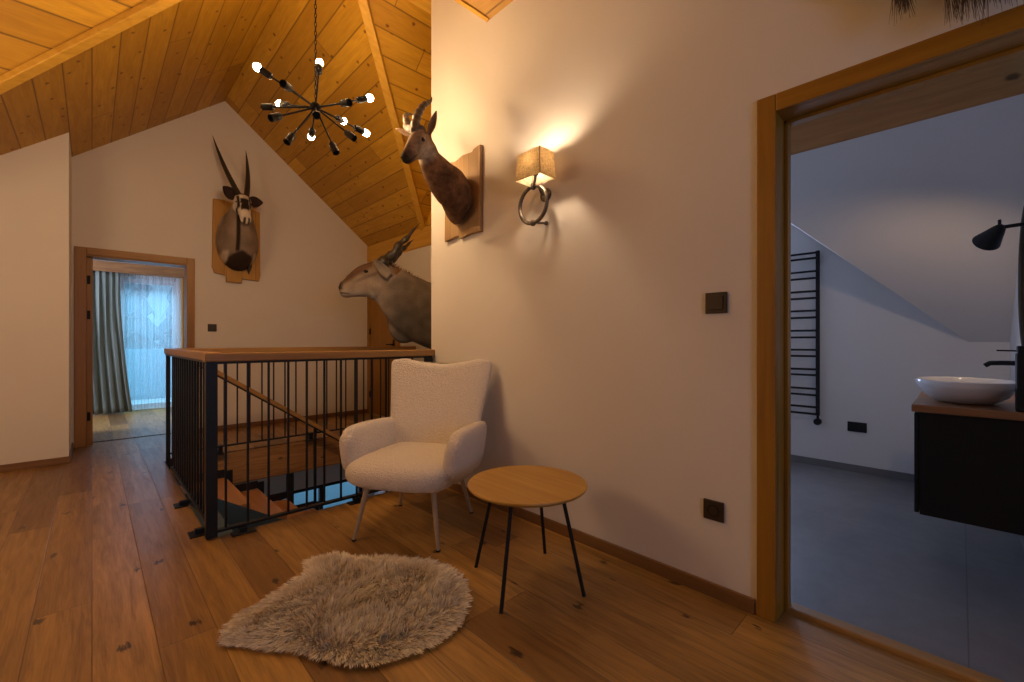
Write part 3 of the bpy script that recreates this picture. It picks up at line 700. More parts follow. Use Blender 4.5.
def wool():
    r = random.Random(11); V = []; Fc = []; C = []
    xs = [p[0] for p in RO]; ys = [p[1] for p in RO]; placed = 0
    while placed < 34000:
        x = r.uniform(min(xs), max(xs)); y = r.uniform(min(ys), max(ys))
        if not inside(x, y, RO): continue
        placed += 1
        d, e = edge_dist(x, y)
        # clump flow: noise direction plus outward near the rim
        nv = noise.noise_vector(Vector((x * 5.5, y * 5.5, 1.3))); nv2 = noise.noise_vector(Vector((x * 30, y * 30, 7.7)))
        flow = Vector((nv.x + .5 * nv2.x, nv.y + .5 * nv2.y, 0)) * .6 + Vector((-.12, -.40, 0))
        k = max(0, 1 - d / .10); out = Vector((x - cx0, y - cy0, 0)).normalized()
        flow = flow * (1 - .6 * k) + out * (1.0 * k)
        cl = noise.noise(Vector((x * 42, y * 42, 3.1)))
        L = .048 * (.8 + .5 * cl + r.uniform(-.15, .2)) * (1 - .35 * k)
        up = .95 - .55 * k
        base = Vector((x, y, .012)); dirv = (flow * .75 + Vector((r.uniform(-.2, .2), r.uniform(-.2, .2), up))).normalized()
        side = dirv.cross(Vector((r.uniform(-1, 1), r.uniform(-1, 1), .3))).normalized()
        wd = .0019 * r.uniform(.7, 1.3); tone = r.uniform(-.08, .08) + .16 * cl + .10 * noise.noise(Vector((x * 5, y * 5, 9)))
        b = len(V); prev = base; dd = dirv.copy()
        for s_ in range(4):
            w_ = wd * (1 - s_ / 3.6)
            V.append(tuple(prev - side * w_)); V.append(tuple(prev + side * w_))
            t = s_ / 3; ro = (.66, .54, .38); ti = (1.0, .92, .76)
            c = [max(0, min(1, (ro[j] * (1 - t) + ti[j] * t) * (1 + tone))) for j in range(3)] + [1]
            C.append(c); C.append(c)
            dd = (dd + Vector((flow.x, flow.y, -.30)) * .26).normalized(); prev = prev + dd * L / 3
            if prev.z < .006: prev.z = .006
        for s_ in range(3): Fc.append((b + 2 * s_, b + 2 * s_ + 1, b + 2 * s_ + 3, b + 2 * s_ + 2))
    off = wloc(rg)
    me = bpy.data.meshes.new('wool'); me.from_pydata([(a - off.x, b_ - off.y, c - off.z) for a, b_, c in V], [], Fc)
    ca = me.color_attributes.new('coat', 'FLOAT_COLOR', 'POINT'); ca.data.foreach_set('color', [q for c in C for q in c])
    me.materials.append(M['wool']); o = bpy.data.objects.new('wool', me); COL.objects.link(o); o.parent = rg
wool()

# ------------------------------------------------------------------ switches and sockets
def plate_x(name, x, y, z, s, label, cat, kind, mat='bronze', n=1):
    e = empty(name, (x, y, z - s / 2), label, cat)
    wd = s * (1 + .55 * (n - 1))
    pf = MB().box(x - .010, x, y - wd / 2, y + wd / 2, z - s / 2, z + s / 2).build('cover_plate', M[mat], e, bevel=.003)
    for k in range(n):
        yc = y + (k - (n - 1) / 2) * s * .66
        if kind == 'switch': MB().box(x - .015, x - .009, yc - s * .34, yc + s * .34, z - s * .34, z + s * .34).build('rocker', M[mat], e, bevel=.002)
        else:
            MB().lathe((x - .009, yc, z), [(s * .30, 0), (s * .30, .003), (s * .24, .004), (s * .235, .001), (.001, .0008)], 28, (-1, 0, 0)).build('socket_well', M['black'], e)
    return e
plate_x('light_switch', XW, .727, 1.263, .09, 'square dark bronze light switch on right wall beside bathroom doorway', 'light switch', 'switch')
plate_x('wall_socket', XW, .738, .372, .085, 'dark bronze wall socket low on right wall near bathroom doorway', 'socket', 'socket')
plate_x('wall_socket', XK, .600, .382, .082, 'double black wall socket on bathroom wall beside towel radiator', 'socket', 'socket', 'black', 2)
e = empty('light_switch', (1.05, YB, 1.22), 'small dark light switch on back wall below horned trophy', 'light switch')
MB().box(1.005, 1.095, YB - .010, YB, 1.215, 1.305).build('cover_plate', M['bronze'], e, bevel=.003); MB().box(1.02, 1.08, YB - .015, YB - .009, 1.23, 1.29).build('rocker', M['bronze'], e, bevel=.002)

# ------------------------------------------------------------------ wall sconce
sc = empty('wall_sconce', (XW, 1.70, 1.96), 'pewter ring wall sconce with lit square linen shade', 'wall lamp')
MB().lathe((XW, 1.70, 1.96), [(.001, 0), (.040, 0), (.040, .008), (.030, .016), (.001, .018)], 28, (-1, 0, 0)).build('wall_mount', M['iron'], sc)
rc = Vector((1.86, 1.745, 1.90)); rr_ = .108
MB().tube([(rc.x, rc.y + rr_ * math.cos(a * PI / 32), rc.z + rr_ * math.sin(a * PI / 32)) for a in range(64)], .0115, 12, closed=True).build('ring', M['iron'], sc)
a_ = MB(); a_.tube([(XW - .02, 1.69, 1.79), (1.86, 1.735, 1.793)], .007, 10); a_.sphere((XW - .012, 1.69, 1.79), .013, 12); a_.sphere((1.86, 1.745, 1.792), .020, 14, (1, 1, .9)); a_.build('stay', M['iron'], sc)
a_ = MB(); a_.tube([(XW, 1.70, 1.96), (1.885, 1.70, 1.965), (1.86, 1.70, 2.0)], .009, 10)
a_.sphere((1.86, 1.745, 2.008), .02, 14, (1, 1, 1.1)); a_.build('bracket_arm', M['iron'], sc)
shc = Vector((1.785, 1.655))
st_ = MB(); st_.tube([(1.86, 1.745, 2.0), (1.82, 1.69, 2.025), (shc.x, shc.y, 2.03), (shc.x, shc.y, 2.07)], .008, 10); st_.lathe((shc.x, shc.y, 2.03), [(.016, 0), (.018, .03), (.012, .045)], 16); st_.build('lamp_holder', M['iron'], sc)
def shade():
    mb = MB(); c = Vector((shc.x, shc.y)); zb, zt = 2.000, 2.150; hb, ht = (.066, .094), (.058, .083); th = .003
    def ring(hx, hy, z): return [Vector((c.x - hx, c.y - hy, z)), Vector((c.x + hx, c.y - hy, z)), Vector((c.x + hx, c.y + hy, z)), Vector((c.x - hx, c.y + hy, z))]
    R_ = [ring(hb[0], hb[1], zb), ring(ht[0], ht[1], zt), ring(ht[0] - th, ht[1] - th, zt), ring(hb[0] - th, hb[1] - th, zb)]
    vs = [p for r in R_ for p in r]; fs = []
    for i in range(4):
        j = (i + 1) % 4
        for k in range(4): k2 = (k + 1) % 4; fs.append((i * 4 + k, i * 4 + k2, j * 4 + k2, j * 4 + k))
    mb.add(vs, fs); return mb
sh = shade().build('lamp_shade', M['linen'], sc)
MB().tube([(shc.x - .0665, shc.y - .0945, 2.0), (shc.x - .0585, shc.y - .0835, 2.15)], .002, 6).build('seam', M['bronze'], sh)
MB().sphere((shc.x, shc.y, 2.098), .022, 16, (1, 1, 1.25)).build('bulb', M['bulb_sconce'], sc)

# ------------------------------------------------------------------ chandelier
CC = D(315.5, 107.5, 2.52)
chn = empty('chandelier', (CC.x, CC.y, CC.z), 'black starburst chandelier of radiating arms with seven lit bulbs', 'chandelier')
MB().sphere(CC, .030, 20).build('hub', M['black'], chn)
rod = MB(); zz = CC.z
while zz < 3.76:
    rod.tube([(CC.x + .006 * math.cos(a * PI / 6), CC.y, zz + .014 + .016 * math.sin(a * PI / 6)) if int((zz - CC.z) / .026) % 2 else (CC.x, CC.y + .006 * math.cos(a * PI / 6), zz + .014 + .016 * math.sin(a * PI / 6)) for a in range(12)], .0022, 6, closed=True); zz += .026
rod.build('chain', M['black'], chn)
MB().lathe((CC.x, CC.y, min(3.93, Cn(CC.y) - .10 if CC.y < 2.94 else 3.93)), [(.001, .12), (.05, .12), (.05, .02), (.02, 0), (.001, 0)], 24).build('ceiling_canopy', M['black'], chn)
arms = [(255.2, 65.6, 1, 1), (319.7, 61.4, 1, 1), (371.5, 97.7, 1, 1), (349.6, 102.4, 0, -1), (344.4, 121.5, 1, 1), (367.7, 133.9, 1, 1), (354.4, 138.6, 0, -1), (336.2, 153, 0, -1), (311, 137.5, 1, 1), (286.7, 142.4, 0, -1), (270.5, 118.2, 0, -1), (262.9, 106.8, 0, 1), (278.5, 104, 1, 1), (282.9, 83.4, 0, -1), (316.5, 115.5, 0, -1)]
for px, py, lit, sgn in arms:
    L = .42 if lit else .335
    # direction through the photographed end point, at arm's length from the hub
    best = None
    for k in range(-60, 61):
        t = CC.x * Fx + CC.y * Fy + k * .008; p = D(px, py, t); e_ = abs((p - CC).length - L) + (0 if k * sgn >= 0 else .5)
        if best is None or e_ < best[0]: best = (e_, p)
    d = (best[1] - CC).normalized(); L = min(max((best[1] - CC).length, .27), .45); s0 = L - (.115 if lit else .07)
    am = MB().tube([CC, CC + d * (s0 + .01)], .0052, 10).build('arm', M['black'], chn)
    MB().lathe(CC + d * s0, [(.001, 0), (.014, 0), (.0195, .008), (.0195, .070), (.017, .070), (.016, .054), (.001, .054)], 20, d).build('socket', M['black'], am)
    if lit:
        q = Vector((0, 0, 1)).rotation_difference(d).to_matrix(); bp = CC + d * (s0 + .062)
        MB().lathe(bp, [(.008, -.01), (.010, 0), (.0165, .016), (.021, .030), (.0215, .040), (.018, .052), (.010, .060), (.001, .063)], 20, d).build('bulb', M['bulb'], am)

# ------------------------------------------------------------------ trophies
def crs(P, n):
    return [cr(P, i / n) for i in range(n + 1)]
def loft(mb, st, n=40, seg=24, updir=(0, 0, 1), e=1.0):
    """st: list of (x,y,z, half_height, half_width)"""
    S_ = crs(st, n); U = Vector(updir); rings = []
    for i, s_ in enumerate(S_):
        p = Vector(s_[:3]); d = (Vector(S_[min(i + 1, n)][:3]) - Vector(S_[max(i - 1, 0)][:3])).normalized()
        a = d.cross(U).normalized(); b = a.cross(d).normalized()
        rings.append([p + a * s_[4] * math.cos(2 * PI * k / seg) + b * s_[3] * math.sin(2 * PI * k / seg) for k in range(seg)])
    mb.rings(rings)
def fuse(name, mb, voxel, colour, parent, smooth=6, mat='fur', clip=None):
    o = mb.build('tmp', M[mat]); r = o.modifiers.new('r', 'REMESH'); r.mode = 'VOXEL'; r.voxel_size = voxel; r.use_smooth_shade = True
    s_ = o.modifiers.new('s', 'SMOOTH'); s_.iterations = smooth; s_.factor = .5
    dg = bpy.context.evaluated_depsgraph_get(); me = bpy.data.meshes.new_from_object(o.evaluated_get(dg)); bpy.data.objects.remove(o)
    me.name = name; ca = me.color_attributes.new('coat', 'FLOAT_COLOR', 'POINT'); off = wloc(parent); C = []
    for v in me.vertices:
        C += list(colour(v.co)) + [1]
        if clip: v.co.x = min(v.co.x, clip[0]); v.co.y = min(v.co.y, clip[1])
    ca.data.foreach_set('color', C)
    me.transform(Matrix.Translation(-off)); me.polygons.foreach_set('use_smooth', [True] * len(me.polygons))
    me.materials.clear(); me.materials.append(M[mat])
    n = bpy.data.objects.new(name, me); COL.objects.link(n); n.parent = parent; return n
def horn(pts, rads, parent, mat='horn', ridges=0, rdepth=.12, seg=14, n=70, until=.75):
    P = crs([tuple(p) + (r,) for p, r in zip(pts, rads)], n)
    R_ = [q[3] * (1 + (rdepth * math.sin(i / n * ridges * 2 * PI) if i / n < until else 0)) for i, q in enumerate(P)]
    return MB().tube([q[:3] for q in P], [max(r, .0008) for r in R_], seg).build('horn', M[mat], parent, smooth_all=True)
def ear(base, tip, facing, width, parent, col, inner, label=None):
    """cupped leaf: base->tip, opening towards facing"""
    base = Vector(base); tip = Vector(tip); d = tip - base; L = d.length; d.normalize(); f = Vector(facing); f = (f - d * f.dot(d)).normalized(); s_ = d.cross(f)
    nu, nv = 10, 8; vs = []; C = []
    for sd in (0, 1):
        for i in range(nu + 1):
            t = i / nu; wd = width * (math.sin(PI * min(1, (t * .88 + .12))) ** .7) * (1 - t * .25) if t < .999 else .002
            for k in range(nv + 1):
                a = (k / nv * 2 - 1) * 1.25
                p = base + d * L * t + s_ * wd * math.sin(a) - f * wd * (math.cos(a) - .3) * .9 + f * (.004 if sd else -.0)
                vs.append(p); C.append(inner if sd else col)
    fs = []; W = nv + 1; O = (nu + 1) * W
    for i in range(nu):
        for k in range(nv):
            a = i * W + k; fs.append((a, a + 1, a + W + 1, a + W)); fs.append((O + a, O + a + W, O + a + W + 1, O + a + 1))
    for i in range(nu): fs.append((i * W, (i + 1) * W, O + (i + 1) * W, O + i * W)); fs.append((i * W + nv, O + i * W + nv, O + (i + 1) * W + nv, (i + 1) * W + nv))
    for k in range(nv): fs.append((k, O + k, O + k + 1, k + 1)); fs.append((nu * W + k, nu * W + k + 1, O + nu * W + k + 1, O + nu * W + k))
    mb = MB(); mb.add(vs, fs, True); o = mb.build('ear', M['fur'], parent, smooth_all=True)
    ca = o.data.color_attributes.new('coat', 'FLOAT_COLOR', 'POINT'); ca.data.foreach_set('color', [q for c in C for q in (list(c) + [1])]); return o
def lerp(a, b, t): t = min(max(t, 0), 1); return tuple(x + (y - x) * t for x, y in zip(a, b))
def sstep(a, b, x): t = min(max((x - a) / (b - a), 0), 1); return t * t * (3 - 2 * t)
def n3(p, s_): return noise.noise(Vector(p) * s_)

# --- antelope with hooked horns on pale boards (right wall)
t1 = empty('antelope_trophy', (XW, 2.48, 1.84), 'brown antelope head with ridged curved horns mounted on pale boards', 'trophy')
pb = MB()
poly = [(2.275, 1.848), (2.275, 2.44), (2.345, 2.43), (2.36, 2.415), (2.47, 2.425), (2.56, 2.405), (2.680, 2.43), (2.686, 1.842), (2.60, 1.852), (2.52, 1.862), (2.50, 1.835), (2.40, 1.85)]
pb.prism([(XW - .028, y, z) for y, z in poly], (.028, 0, 0)); pb.build('backboard', M['plaque_pale'], t1, bevel=.003)
hb = MB()
poll = D(424, 140, 2.78); nose = D(403, 161.5, 2.60)
base = Vector((XW - .02, 2.47, 2.10))
loft(hb, [(base.x - .0, base.y, base.z + .00, .185, .115), (base.x - .06, base.y - .003, base.z + .015, .180, .118), tuple(D(453, 190, 2.98)) + (.155, .110), tuple(D(440, 175, 2.90)) + (.118, .090), tuple(D(430, 160, 2.84)) + (.088, .074), tuple(D(426, 148, 2.80)) + (.074, .062), tuple(D(425, 141, 2.78)) + (.05, .048)], 40, 28, (-.5, 0, 1))
fd = (nose - poll).normalized()
hs = [(-.03, .045, .042), (.02, .076, .058), (.075, .080, .060), (.13, .068, .050), (.18, .052, .040), (.225, .043, .036), (.255, .037, .033), (.275, .018, .018)]
loft(hb, [tuple(poll + fd * a + Vector((0, 0, .004 * (1 - a / .27)))) + (h_, w_) for a, h_, w_ in hs], 36, 24)
sideh = fd.cross(Vector((0, 0, 1))).normalized(); uph = sideh.cross(fd).normalized()
# brow ridges and cheek swell
for sg in (1, -1):
    q = poll + fd * .075 + uph * .040 + sideh * sg * .040; hb.sphere(q, .024, 12)
def col1(p):
    p = Vector(p); q = p - poll; a = q.dot(fd); u = q.dot(uph); s_ = q.dot(sideh)
    c = lerp((.20, .105, .05), (.33, .18, .09), .5 + n3(p, 9)); th = sstep(2.24, 2.02, p.z); c = lerp(c, (.11, .055, .028), th * .6)
    k = sstep(-.04, .03, a) * sstep(-.13, -.06, u)
    c = lerp(c, (.44, .31, .20), k * .9)
    c = lerp(c, (.62, .52, .40), sstep(.02, -.02, u) * sstep(.02, .06, a) * sstep(.19, .12, a) * sstep(-.12, -.07, u))
    c = lerp(c, (.13, .08, .05), sstep(.020, .006, abs(s_)) * sstep(.02, .05, u) * sstep(.08, .14, a) * .7)
    c = lerp(c, (.12, .08, .055), sstep(.17, .24, a)); c = lerp(c, (.04, .03, .025), sstep(.245, .268, a + .12 * u))
    c = lerp(c, (.02, .01, .01), sstep(.005, .001, abs(u + .016)) * sstep(.17, .2, a))
    return tuple(q_ * (.74 + .35 * n3(p, 26) + .25 * n3(p, 60)) for q_ in c)
fuse('head_and_neck', hb, .0075, col1, t1, 6, clip=(XW - .006, 99))
for sg in (1, -1):
    MB().sphere(poll + fd * .085 + uph * .030 + sideh * sg * .0545, .0135, 14).build('eye', M['eye'], t1)
    MB().sphere(poll + fd * .262 + uph * .014 + sideh * sg * .020, .008, 10, (1, 1, .7)).build('nostril', M['eye'], t1)
hbse = poll + fd * .012 + uph * .060
horn([hbse - sideh * -.024, D(415, 130, 2.71), D(417, 117, 2.73), D(423, 106, 2.76), D(430, 101.5, 2.79), D(432, 97, 2.79)], [.030, .030, .026, .020, .011, .002], t1, 'hornbrown', 11, .10)
horn([hbse - sideh * .028, D(409, 128, 2.79), D(406.5, 120, 2.83), D(405.5, 116, 2.90), D(409, 114, 2.95), D(413, 115, 2.98)], [.028, .027, .022, .016, .009, .002], t1, 'hornbrown', 9, .10)
ear(poll + fd * -.01 + uph * .02 + Vector((.02, -.04, .01)), D(436.5, 111, 2.78), (-.6, -.7, .2), .027, t1, (.14, .075, .04), (.26, .17, .11))
ear(poll + fd * -.005 + uph * .02 + Vector((-.03, .045, .0)), D(396, 128.5, 2.86), (-.6, -.7, .2), .023, t1, (.14, .075, .04), (.26, .17, .11))

# --- oryx on oak boards (back wall)
t2 = empty('oryx_trophy', (1.30, YB, 1.83), 'oryx head with long straight black horns mounted on oak boards', 'trophy')
pb = MB()
pb.prism([(x, YB - .037, z) for x, z in [(1.045, 2.0), (1.055, 2.83), (1.16, 2.835), (1.56, 2.76), (1.565, 1.95), (1.55, 1.87), (1.38, 1.88), (1.20, 1.905), (1.07, 1.93)]], (0, .035, 0))
pb.prism([(x, YB - .055, z) for x, z in [(1.185, 1.83), (1.185, 2.10), (1.355, 2.08), (1.355, 1.825)]], (0, .03, 0)); pb.build('backboard', M['plaque_oak'], t2, bevel=.005)
ob = MB(); OZ = .10
loft(ob, [(1.305, YB - .03, 2.36, .38, .215), (1.30, YB - .09, 2.35, .37, .225), (1.295, YB - .17, 2.42, .30, .20), (1.29, YB - .25, 2.54, .21, .155), (1.285, YB - .32, 2.66, .13, .115), (1.285, YB - .36, 2.74, .08, .09)], 36, 32, (0, 0, 1))
op = Vector((1.285, YB - .37, 2.80)); on = Vector((1.285, YB - .58, 2.47)); of = (on - op).normalized(); ou = Vector((1, 0, 0)).cross(of).normalized()
if ou.y > 0: ou = -ou
hs = [(-.03, .055, .065), (.03, .085, .088), (.10, .090, .088), (.18, .074, .070), (.26, .060, .060), (.33, .055, .058), (.37, .044, .050), (.392, .020, .026)]
loft(ob, [tuple(op + of * a) + (h_, w_) for a, h_, w_ in hs], 36, 24, tuple(ou))
def col2(p):
    p = Vector(p); q = p - op; a = q.dot(of); u = q.dot(ou); s_ = p.x - 1.285
    body = lerp((.25, .19, .14), (.34, .27, .21), .5 + n3(p, 7))
    st_ = sstep(.026, .014, abs(s_ + .045)) * sstep(2.12, 2.2, p.z); body = lerp(body, (.03, .02, .015), st_)
    lo = sstep(2.20 - .5 * abs(s_), 2.15 - .5 * abs(s_), p.z + .03 * n3(p, 12)); body = lerp(body, (.045, .028, .02), lo * sstep(.15, .11, abs(s_ - .0)))
    wh = sstep(.035, .015, abs(abs(s_ - .01) - .155)) * sstep(2.20, 2.15, p.z); body = lerp(body, (.60, .52, .44), wh)
    c = (.76, .70, .62)
    m = sstep(.050, .036, abs(s_) + .012 * n3(p, 30)) * sstep(.075, .10, a) * sstep(.255, .225, a) * sstep(-.01, .02, u)
    m = max(m, sstep(.055, .035, abs(s_)) * sstep(.035, .0, a) * sstep(0, .02, u))
    m = max(m, sstep(.016, .008, abs(abs(s_) - .060)) * sstep(.22, .18, a) * sstep(.02, .05, a))
    c = lerp(c, (.025, .018, .014), m)
    c = lerp(c, (.06, .045, .04), sstep(.016, .008, abs(abs(s_) - .022)) * sstep(.345, .36, a))
    c = lerp(c, (.03, .02, .02), sstep(.006, .002, abs(u + .02)) * sstep(.26, .29, a))
    return lerp(body, c, sstep(-.075, -.055, u) * sstep(.0, -.03, p.y - (YB - .36)))
fuse('head_and_neck', ob, .011, col2, t2, 6, clip=(99, YB - .012))
MB().tube([(1.42, YB - .10, 2.10), (1.425, YB - .10, 2.03), (1.42, YB - .09, 1.94)], [.035, .030, .004], 12).build('chest_tuft', M['horn'], t2)
for sg in (1, -1):
    MB().sphere(op + of * .11 + ou * .030 + Vector((sg * .068, 0, 0)), .016, 14).build('eye', M['eye'], t2)
hb0 = op + of * .015 + ou * .045
def straight(x0, tip, bow):
    a = hb0 + Vector((x0, 0, 0)); b = Vector(tip); pts = [a + (b - a) * t + Vector((bow * math.sin(PI * t), .05 * math.sin(PI * t), 0)) for t in (0, .25, .5, .75, 1)]
    horn(pts, [.030, .028, .023, .015, .002], t2, 'horn', 24, .06, until=.5)
straight(-.036, D(212.5, 135.5, 5.18), -.005); straight(.036, D(245.8, 150.5, 5.30), .03)
ear(op + Vector((-.065, .0, -.01)), op + Vector((-.20, -.03, .09)), (0, -1, .1), .085, t2, (.62, .55, .47), (.05, .03, .03))
ear(op + Vector((.065, .0, -.02)), op + Vector((.22, -.03, -.01)), (0, -1, .1), .080, t2, (.62, .55, .47), (.05, .03, .03))

# --- eland over the stairs
t3 = empty('eland_trophy', (XS, 3.62, 1.2), 'large grey eland head with spiral horns mounted beyond the stair railing', 'trophy')
eb = MB()
k_ = lambda h_, t: h_ * t / FPX
stn = [(452, 322, 32, .22, 4.78), (440, 319, 32, .20, 4.68), (428, 315, 31, .17, 4.60), (416, 308, 31, .145, 4.53), (406, 300, 28, .125, 4.47), (397, 292, 24, .11, 4.42), (388, 284, 20, .105, 4.38)]
loft(eb, [(XS - .01, 3.55, 1.27, .36, .27), (XS - .12, 3.60, 1.28, .34, .25)] + [tuple(D(px, py, t)) + (k_(h_, t), w_) for px, py, h_, w_, t in stn], 46, 30)
hd = [(394, 280, 12, .08, 4.42), (386, 280, 19, .105, 4.38), (376, 281, 20, .11, 4.34), (366, 281.5, 17, .09, 4.30), (357, 284.5, 13.5, .072, 4.27), (349, 288, 10, .06, 4.24), (343, 290.5, 8, .055, 4.22), (339.5, 291.5, 4.5, .035, 4.21)]
loft(eb, [tuple(D(px, py, t)) + (k_(h_, t), w_) for px, py, h_, w_, t in hd], 40, 26)
# dewlap
loft(eb, [tuple(D(386, 306, 4.40)) + (.02, .02), tuple(D(392, 316, 4.42)) + (.06, .03), tuple(D(397, 328, 4.44)) + (.09, .035), tuple(D(403, 335, 4.47)) + (.09, .04), tuple(D(414, 333, 4.53)) + (.09, .04), tuple(D(428, 335, 4.6)) + (.12, .06)], 24, 16)
eo = D(364, 271, 4.2)
def col3(p):
    p = Vector(p); t = p.x * Fx + p.y * Fy; r = p.x * Rx + p.y * Ry; px = 512 + FPX * r / t; z = p.z
    # px here is used only as a length along the animal (nose 338 ... shoulder 450)
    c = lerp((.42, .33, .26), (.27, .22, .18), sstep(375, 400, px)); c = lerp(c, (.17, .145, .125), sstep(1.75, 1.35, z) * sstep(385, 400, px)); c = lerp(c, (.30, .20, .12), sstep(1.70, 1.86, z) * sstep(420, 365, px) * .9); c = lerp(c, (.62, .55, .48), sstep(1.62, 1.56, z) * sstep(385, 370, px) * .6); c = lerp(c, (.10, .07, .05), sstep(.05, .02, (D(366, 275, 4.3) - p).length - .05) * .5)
    c = lerp(c, (.12, .075, .05), sstep(.035, .0, abs(z - (1.72 + (px - 366) * .004))) * sstep(352, 360, px) * sstep(385, 376, px) * .55)
    if px < 372:
        c = lerp(c, (.15, .08, .05), sstep(-.01, .05, z - (1.60 + (px - 340) * .0065)) * sstep(338, 345, px))
    c = lerp(c, (.05, .035, .03), sstep(345, 340, px) * sstep(1.585, 1.60, z))
    c = lerp(c, (.04, .02, .02), sstep(.008, .003, abs(z - (1.563 + (px - 340) * -.0006))) * sstep(352, 347, px))
    c = tuple(q * (.66 + .22 * n3(p, 11)) for q in c)
    return c
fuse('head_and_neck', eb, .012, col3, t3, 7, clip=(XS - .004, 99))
nrm = Vector((-Fx, -Fy, 0))
for sg in (1, -1):
    MB().sphere(D(369, 273, 4.32) + nrm * .088 * sg, .020, 16, (1.2, 1.2, .8)).build('eye', M['eye'], t3)
def spiral(p0, p1, r0, turns, amp):
    p0 = Vector(p0); p1 = Vector(p1); d = (p1 - p0); a = d.normalized().cross(Vector((0, 0, 1))).normalized(); b = a.cross(d.normalized()); pts = []; rad = []
    for i in range(60):
        t = i / 59; w_ = amp * (1 - t); pts.append(p0 + d * t + a * w_ * math.cos(turns * 2 * PI * t) + b * w_ * math.sin(turns * 2 * PI * t)); rad.append(max(r0 * (1 - t ** 1.4) * (1 + .16 * math.sin(turns * 2 * 2 * PI * t)), .002))
    return MB().tube(pts, rad, 16)
spiral(D(382, 265, 4.30), D(420, 223, 4.42), .052, 2.6, .014).build('horn', M['horn'], t3, smooth_all=True)
spiral(D(385, 264, 4.46), D(414, 239, 4.9), .052, 2.6, .014).build('horn', M['horn'], t3, smooth_all=True)
ear(D(390, 277, 4.27), D(373.5, 259.5, 4.14), (-.3, -.9, .2), .060, t3, (.16, .125, .10), (.34, .28, .22))
ear(D(391, 273, 4.52), D(384, 262, 4.72), (-.6, .6, .2), .04, t3, (.25, .20, .16), (.42, .35, .28))
# short mane along the neck
mn = MB(); r = random.Random(5)
for k in range(420):
    t = r.random(); px = 392 + 44 * t; py = 263 + 26 * t ** 1.1 + r.uniform(0, 3); dpt = 4.42 + .2 * t
    p = D(px, py + 3, dpt); q = p + Vector((r.uniform(-.01, .03), r.uniform(-.02, .02), r.uniform(.02, .055)))
    mn.tube([p, (p + q) / 2 + Vector((-.004, 0, .004)), q], [.003, .0022, .0005], 4)
mn.build('mane', plain('tawny_mane', (.22, .12, .06), .8, var=.4), t3)

# --- dark hair fringe hanging above the bathroom doorway
t4 = empty('hair_trophy', (XW, .0, 2.1), 'dark brown hair fringe of a mounted hide hanging above bathroom doorway', 'trophy')
hm = MB()
hm.prism([(XW - .03, -.34, 2.36), (XW - .03, .30, 2.36), (XW - .03, .30, 2.62), (XW - .03, -.34, 2.62)], (.03, 0, 0)); hm.build('backboard', M['plaque_oak'], t4, bevel=.004)
hd_ = MB(); loft(hd_, [(XW - .05, -.36, 2.36, .05, .03), (XW - .07, -.2, 2.33, .10, .05), (XW - .07, 0, 2.32, .11, .05), (XW - .07, .15, 2.34, .09, .04), (XW - .05, .27, 2.37, .05, .03)], 24, 16); hd_.build('hide', M['hair'], t4)
hr_ = MB(); r = random.Random(3)
for k in range(420):
    u = r.random(); u = u if not .16 < u < .38 else u * .42; y = .155 - .29 * u
    ln = (.15 if u < .17 else .24) + .075 * (math.sin(u * 37) * .5 + .5) * r.uniform(.3, 1)
    x = XW - .05 - r.uniform(.0, .05); p = Vector((x, y, 2.33)); cl = .02 * math.sin(u * 90)
    pts = [p, p + Vector((-.01, cl * .5 - .01, -ln * .5)), p + Vector((r.uniform(-.02, .005), cl + r.uniform(-.012, .012) - .02, -ln))]
    hr_.tube(pts, [.0016, .0012, .0003], 4)
hr_.build('hair_fringe', M['hair'], t4)

# ------------------------------------------------------------------ bathroom
# towel radiator
rd = empty('towel_radiator', (XK - .05, 1.1, .4), 'tall black towel radiator of paired horizontal bars on bathroom wall', 'radiator')
xR = XK - .06
for y in (.862, 1.36): MB().box(xR - .012, xR + .012, y - .014, y + .014, .452, 1.885).build('upright', M['black'], rd, bevel=.003)
zs = [(257, 262), (274.5, 281), (293.5, 300), (312, 318.5), (331, 337.5), (349.5, 355.5), (368, 373.5), (386.5, 392.5), (404, 410.5)]
for a, b in zs:
    for q in (a, b):
        z = 1.1 + (341 - q) * 3.97 / FPX
        MB().tube([(xR - .014, .862, z), (xR - .014, 1.36, z)], .0095, 10).build('bar', M['black'], rd)
for y in (.87, 1.35):
    for z in (.60, 1.78): MB().tube([(xR, y, z), (XK - .002, y, z)], .009, 8).build('wall_bracket', M['black'], rd)
MB().tube([(xR, .862, .46), (xR, .862, .41)], .010, 10).build('heater_stem', M['black'], rd)
MB().lathe((xR - .035, .862, .40), [(.001, 0), (.026, 0), (.028, .01), (.028, .05), (.001, .055)], 24, (1, 0, 0)).build('control_knob', M['black'], rd)
# vanity, worktop, basin
vn = empty('vanity_cabinet', (3.1, -.04, .29), 'matt black wall-hung vanity cabinet under the wooden worktop', 'cabinet')
MB().box(2.745, 3.90, -.238, .132, .30, .772).build('body', M['black'], vn, bevel=.003)
for x0 in (2.75, 3.33):
    dr = MB().box(x0, x0 + .57, .134, .150, .305, .765).build('drawer_front', M['black'], vn, bevel=.002)
tag(box(2.72, 3.93, -.238, .158, .774, .808).build('worktop', M['slabwood'], bevel=.004), 'thick brown wooden worktop lying on the black vanity cabinet', 'worktop')
bs = MB(); bc_ = (2.985, -.016, .808)
bs.lathe(bc_, [(.001, .002), (.085, .0), (.12, .006), (.165, .035), (.198, .075), (.206, .104), (.203, .108), (.196, .102), (.182, .075), (.15, .038), (.10, .018), (.001, .014)], 56, sx=1.05, sy=.86)
bo = tag(bs.build('wash_basin', M['whitecer'], smooth_all=True), 'round white ceramic bowl basin standing on the wooden worktop', 'basin')
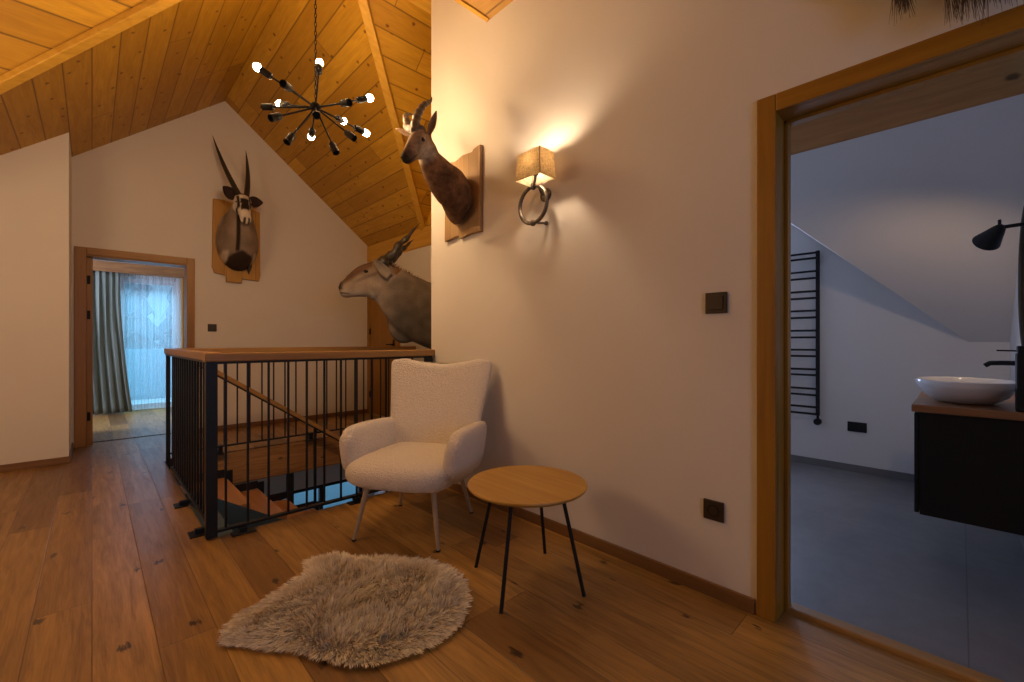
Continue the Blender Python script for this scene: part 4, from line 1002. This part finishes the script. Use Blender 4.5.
# tap from the wall
tp = empty('wall_tap', (2.98, -.24, 1.01), 'black wall-mounted tap with thin lever above the white basin', 'tap')
MB().tube([(2.98, -.238, 1.000), (2.98, -.13, 1.000), (2.98, -.095, .998), (2.98, -.078, .985)], [.011, .011, .011, .010], 14).build('spout', M['black'], tp)
MB().tube([(2.98, -.238, 1.055), (2.98, -.205, 1.055)], .014, 14).build('valve', M['black'], tp)
MB().tube([(2.98, -.215, 1.055), (2.98, -.115, 1.057)], .0035, 8).build('lever', M['black'], tp)
MB().box(2.94, 3.02, -.24, -.232, .96, 1.09).build('wall_plate', M['black'], tp, bevel=.002)
# tall dark box on the worktop
ds = empty('toiletry_box', (2.83, -.195, .808), 'tall black box standing on the worktop next to the basin', 'box')
MB().box(2.735, 2.80, -.232, -.160, .808, 1.05).build('body', M['black'], ds, bevel=.006)
MB().box(2.74, 2.795, -.229, -.163, 1.05, 1.08).build('lid', M['black'], ds, bevel=.006)
# mirror
mr = empty('wall_mirror', (3.35, -.24, 1.1), 'round black-framed mirror hanging on bathroom wall above basin', 'mirror')
ctr = Vector((3.25, -.236, 1.40)); RR = .37
MB().tube([(ctr.x + RR * math.cos(a * PI / 32), -.228, ctr.z + RR * math.sin(a * PI / 32)) for a in range(64)], .011, 8, closed=True).build('frame', M['black'], mr)
MB().lathe((ctr.x, -.238, ctr.z), [(.001, 0), (RR, 0), (RR, .006), (.001, .006)], 64, (0, 1, 0)).build('mirror_glass', M['glass'], mr)
# spotlight
sp = empty('wall_spotlight', (3.0, -.24, 1.62), 'black adjustable wall spotlight on an arm above the bathroom basin', 'wall lamp')
MB().lathe((3.0, -.24, 1.625), [(.001, 0), (.045, 0), (.045, .014), (.001, .02)], 24, (0, 1, 0)).build('wall_mount', M['black'], sp)
MB().tube([(3.0, -.238, 1.625), (3.0, -.13, 1.622)], .0085, 10).build('arm', M['black'], sp)
jt = MB(); jt.sphere((3.0, -.125, 1.62), .018, 14); jt.tube([(3.0, -.125, 1.62), (3.0, -.125, 1.658)], .006, 8); jt.build('joint', M['black'], sp)
dv = Vector((.72, .42, -.50)).normalized(); p0 = Vector((3.0, -.128, 1.622))
MB().lathe(p0, [(.001, 0), (.021, .004), (.029, .026), (.036, .05), (.052, .098), (.049, .098), (.034, .054), (.026, .032), (.001, .028)], 32, dv).build('lamp_shade', M['black'], sp)
MB().sphere(p0 + dv * .064, .018, 14).build('bulb', emit('spot_bulb', (1.0, .66, .40), 420.0), sp)
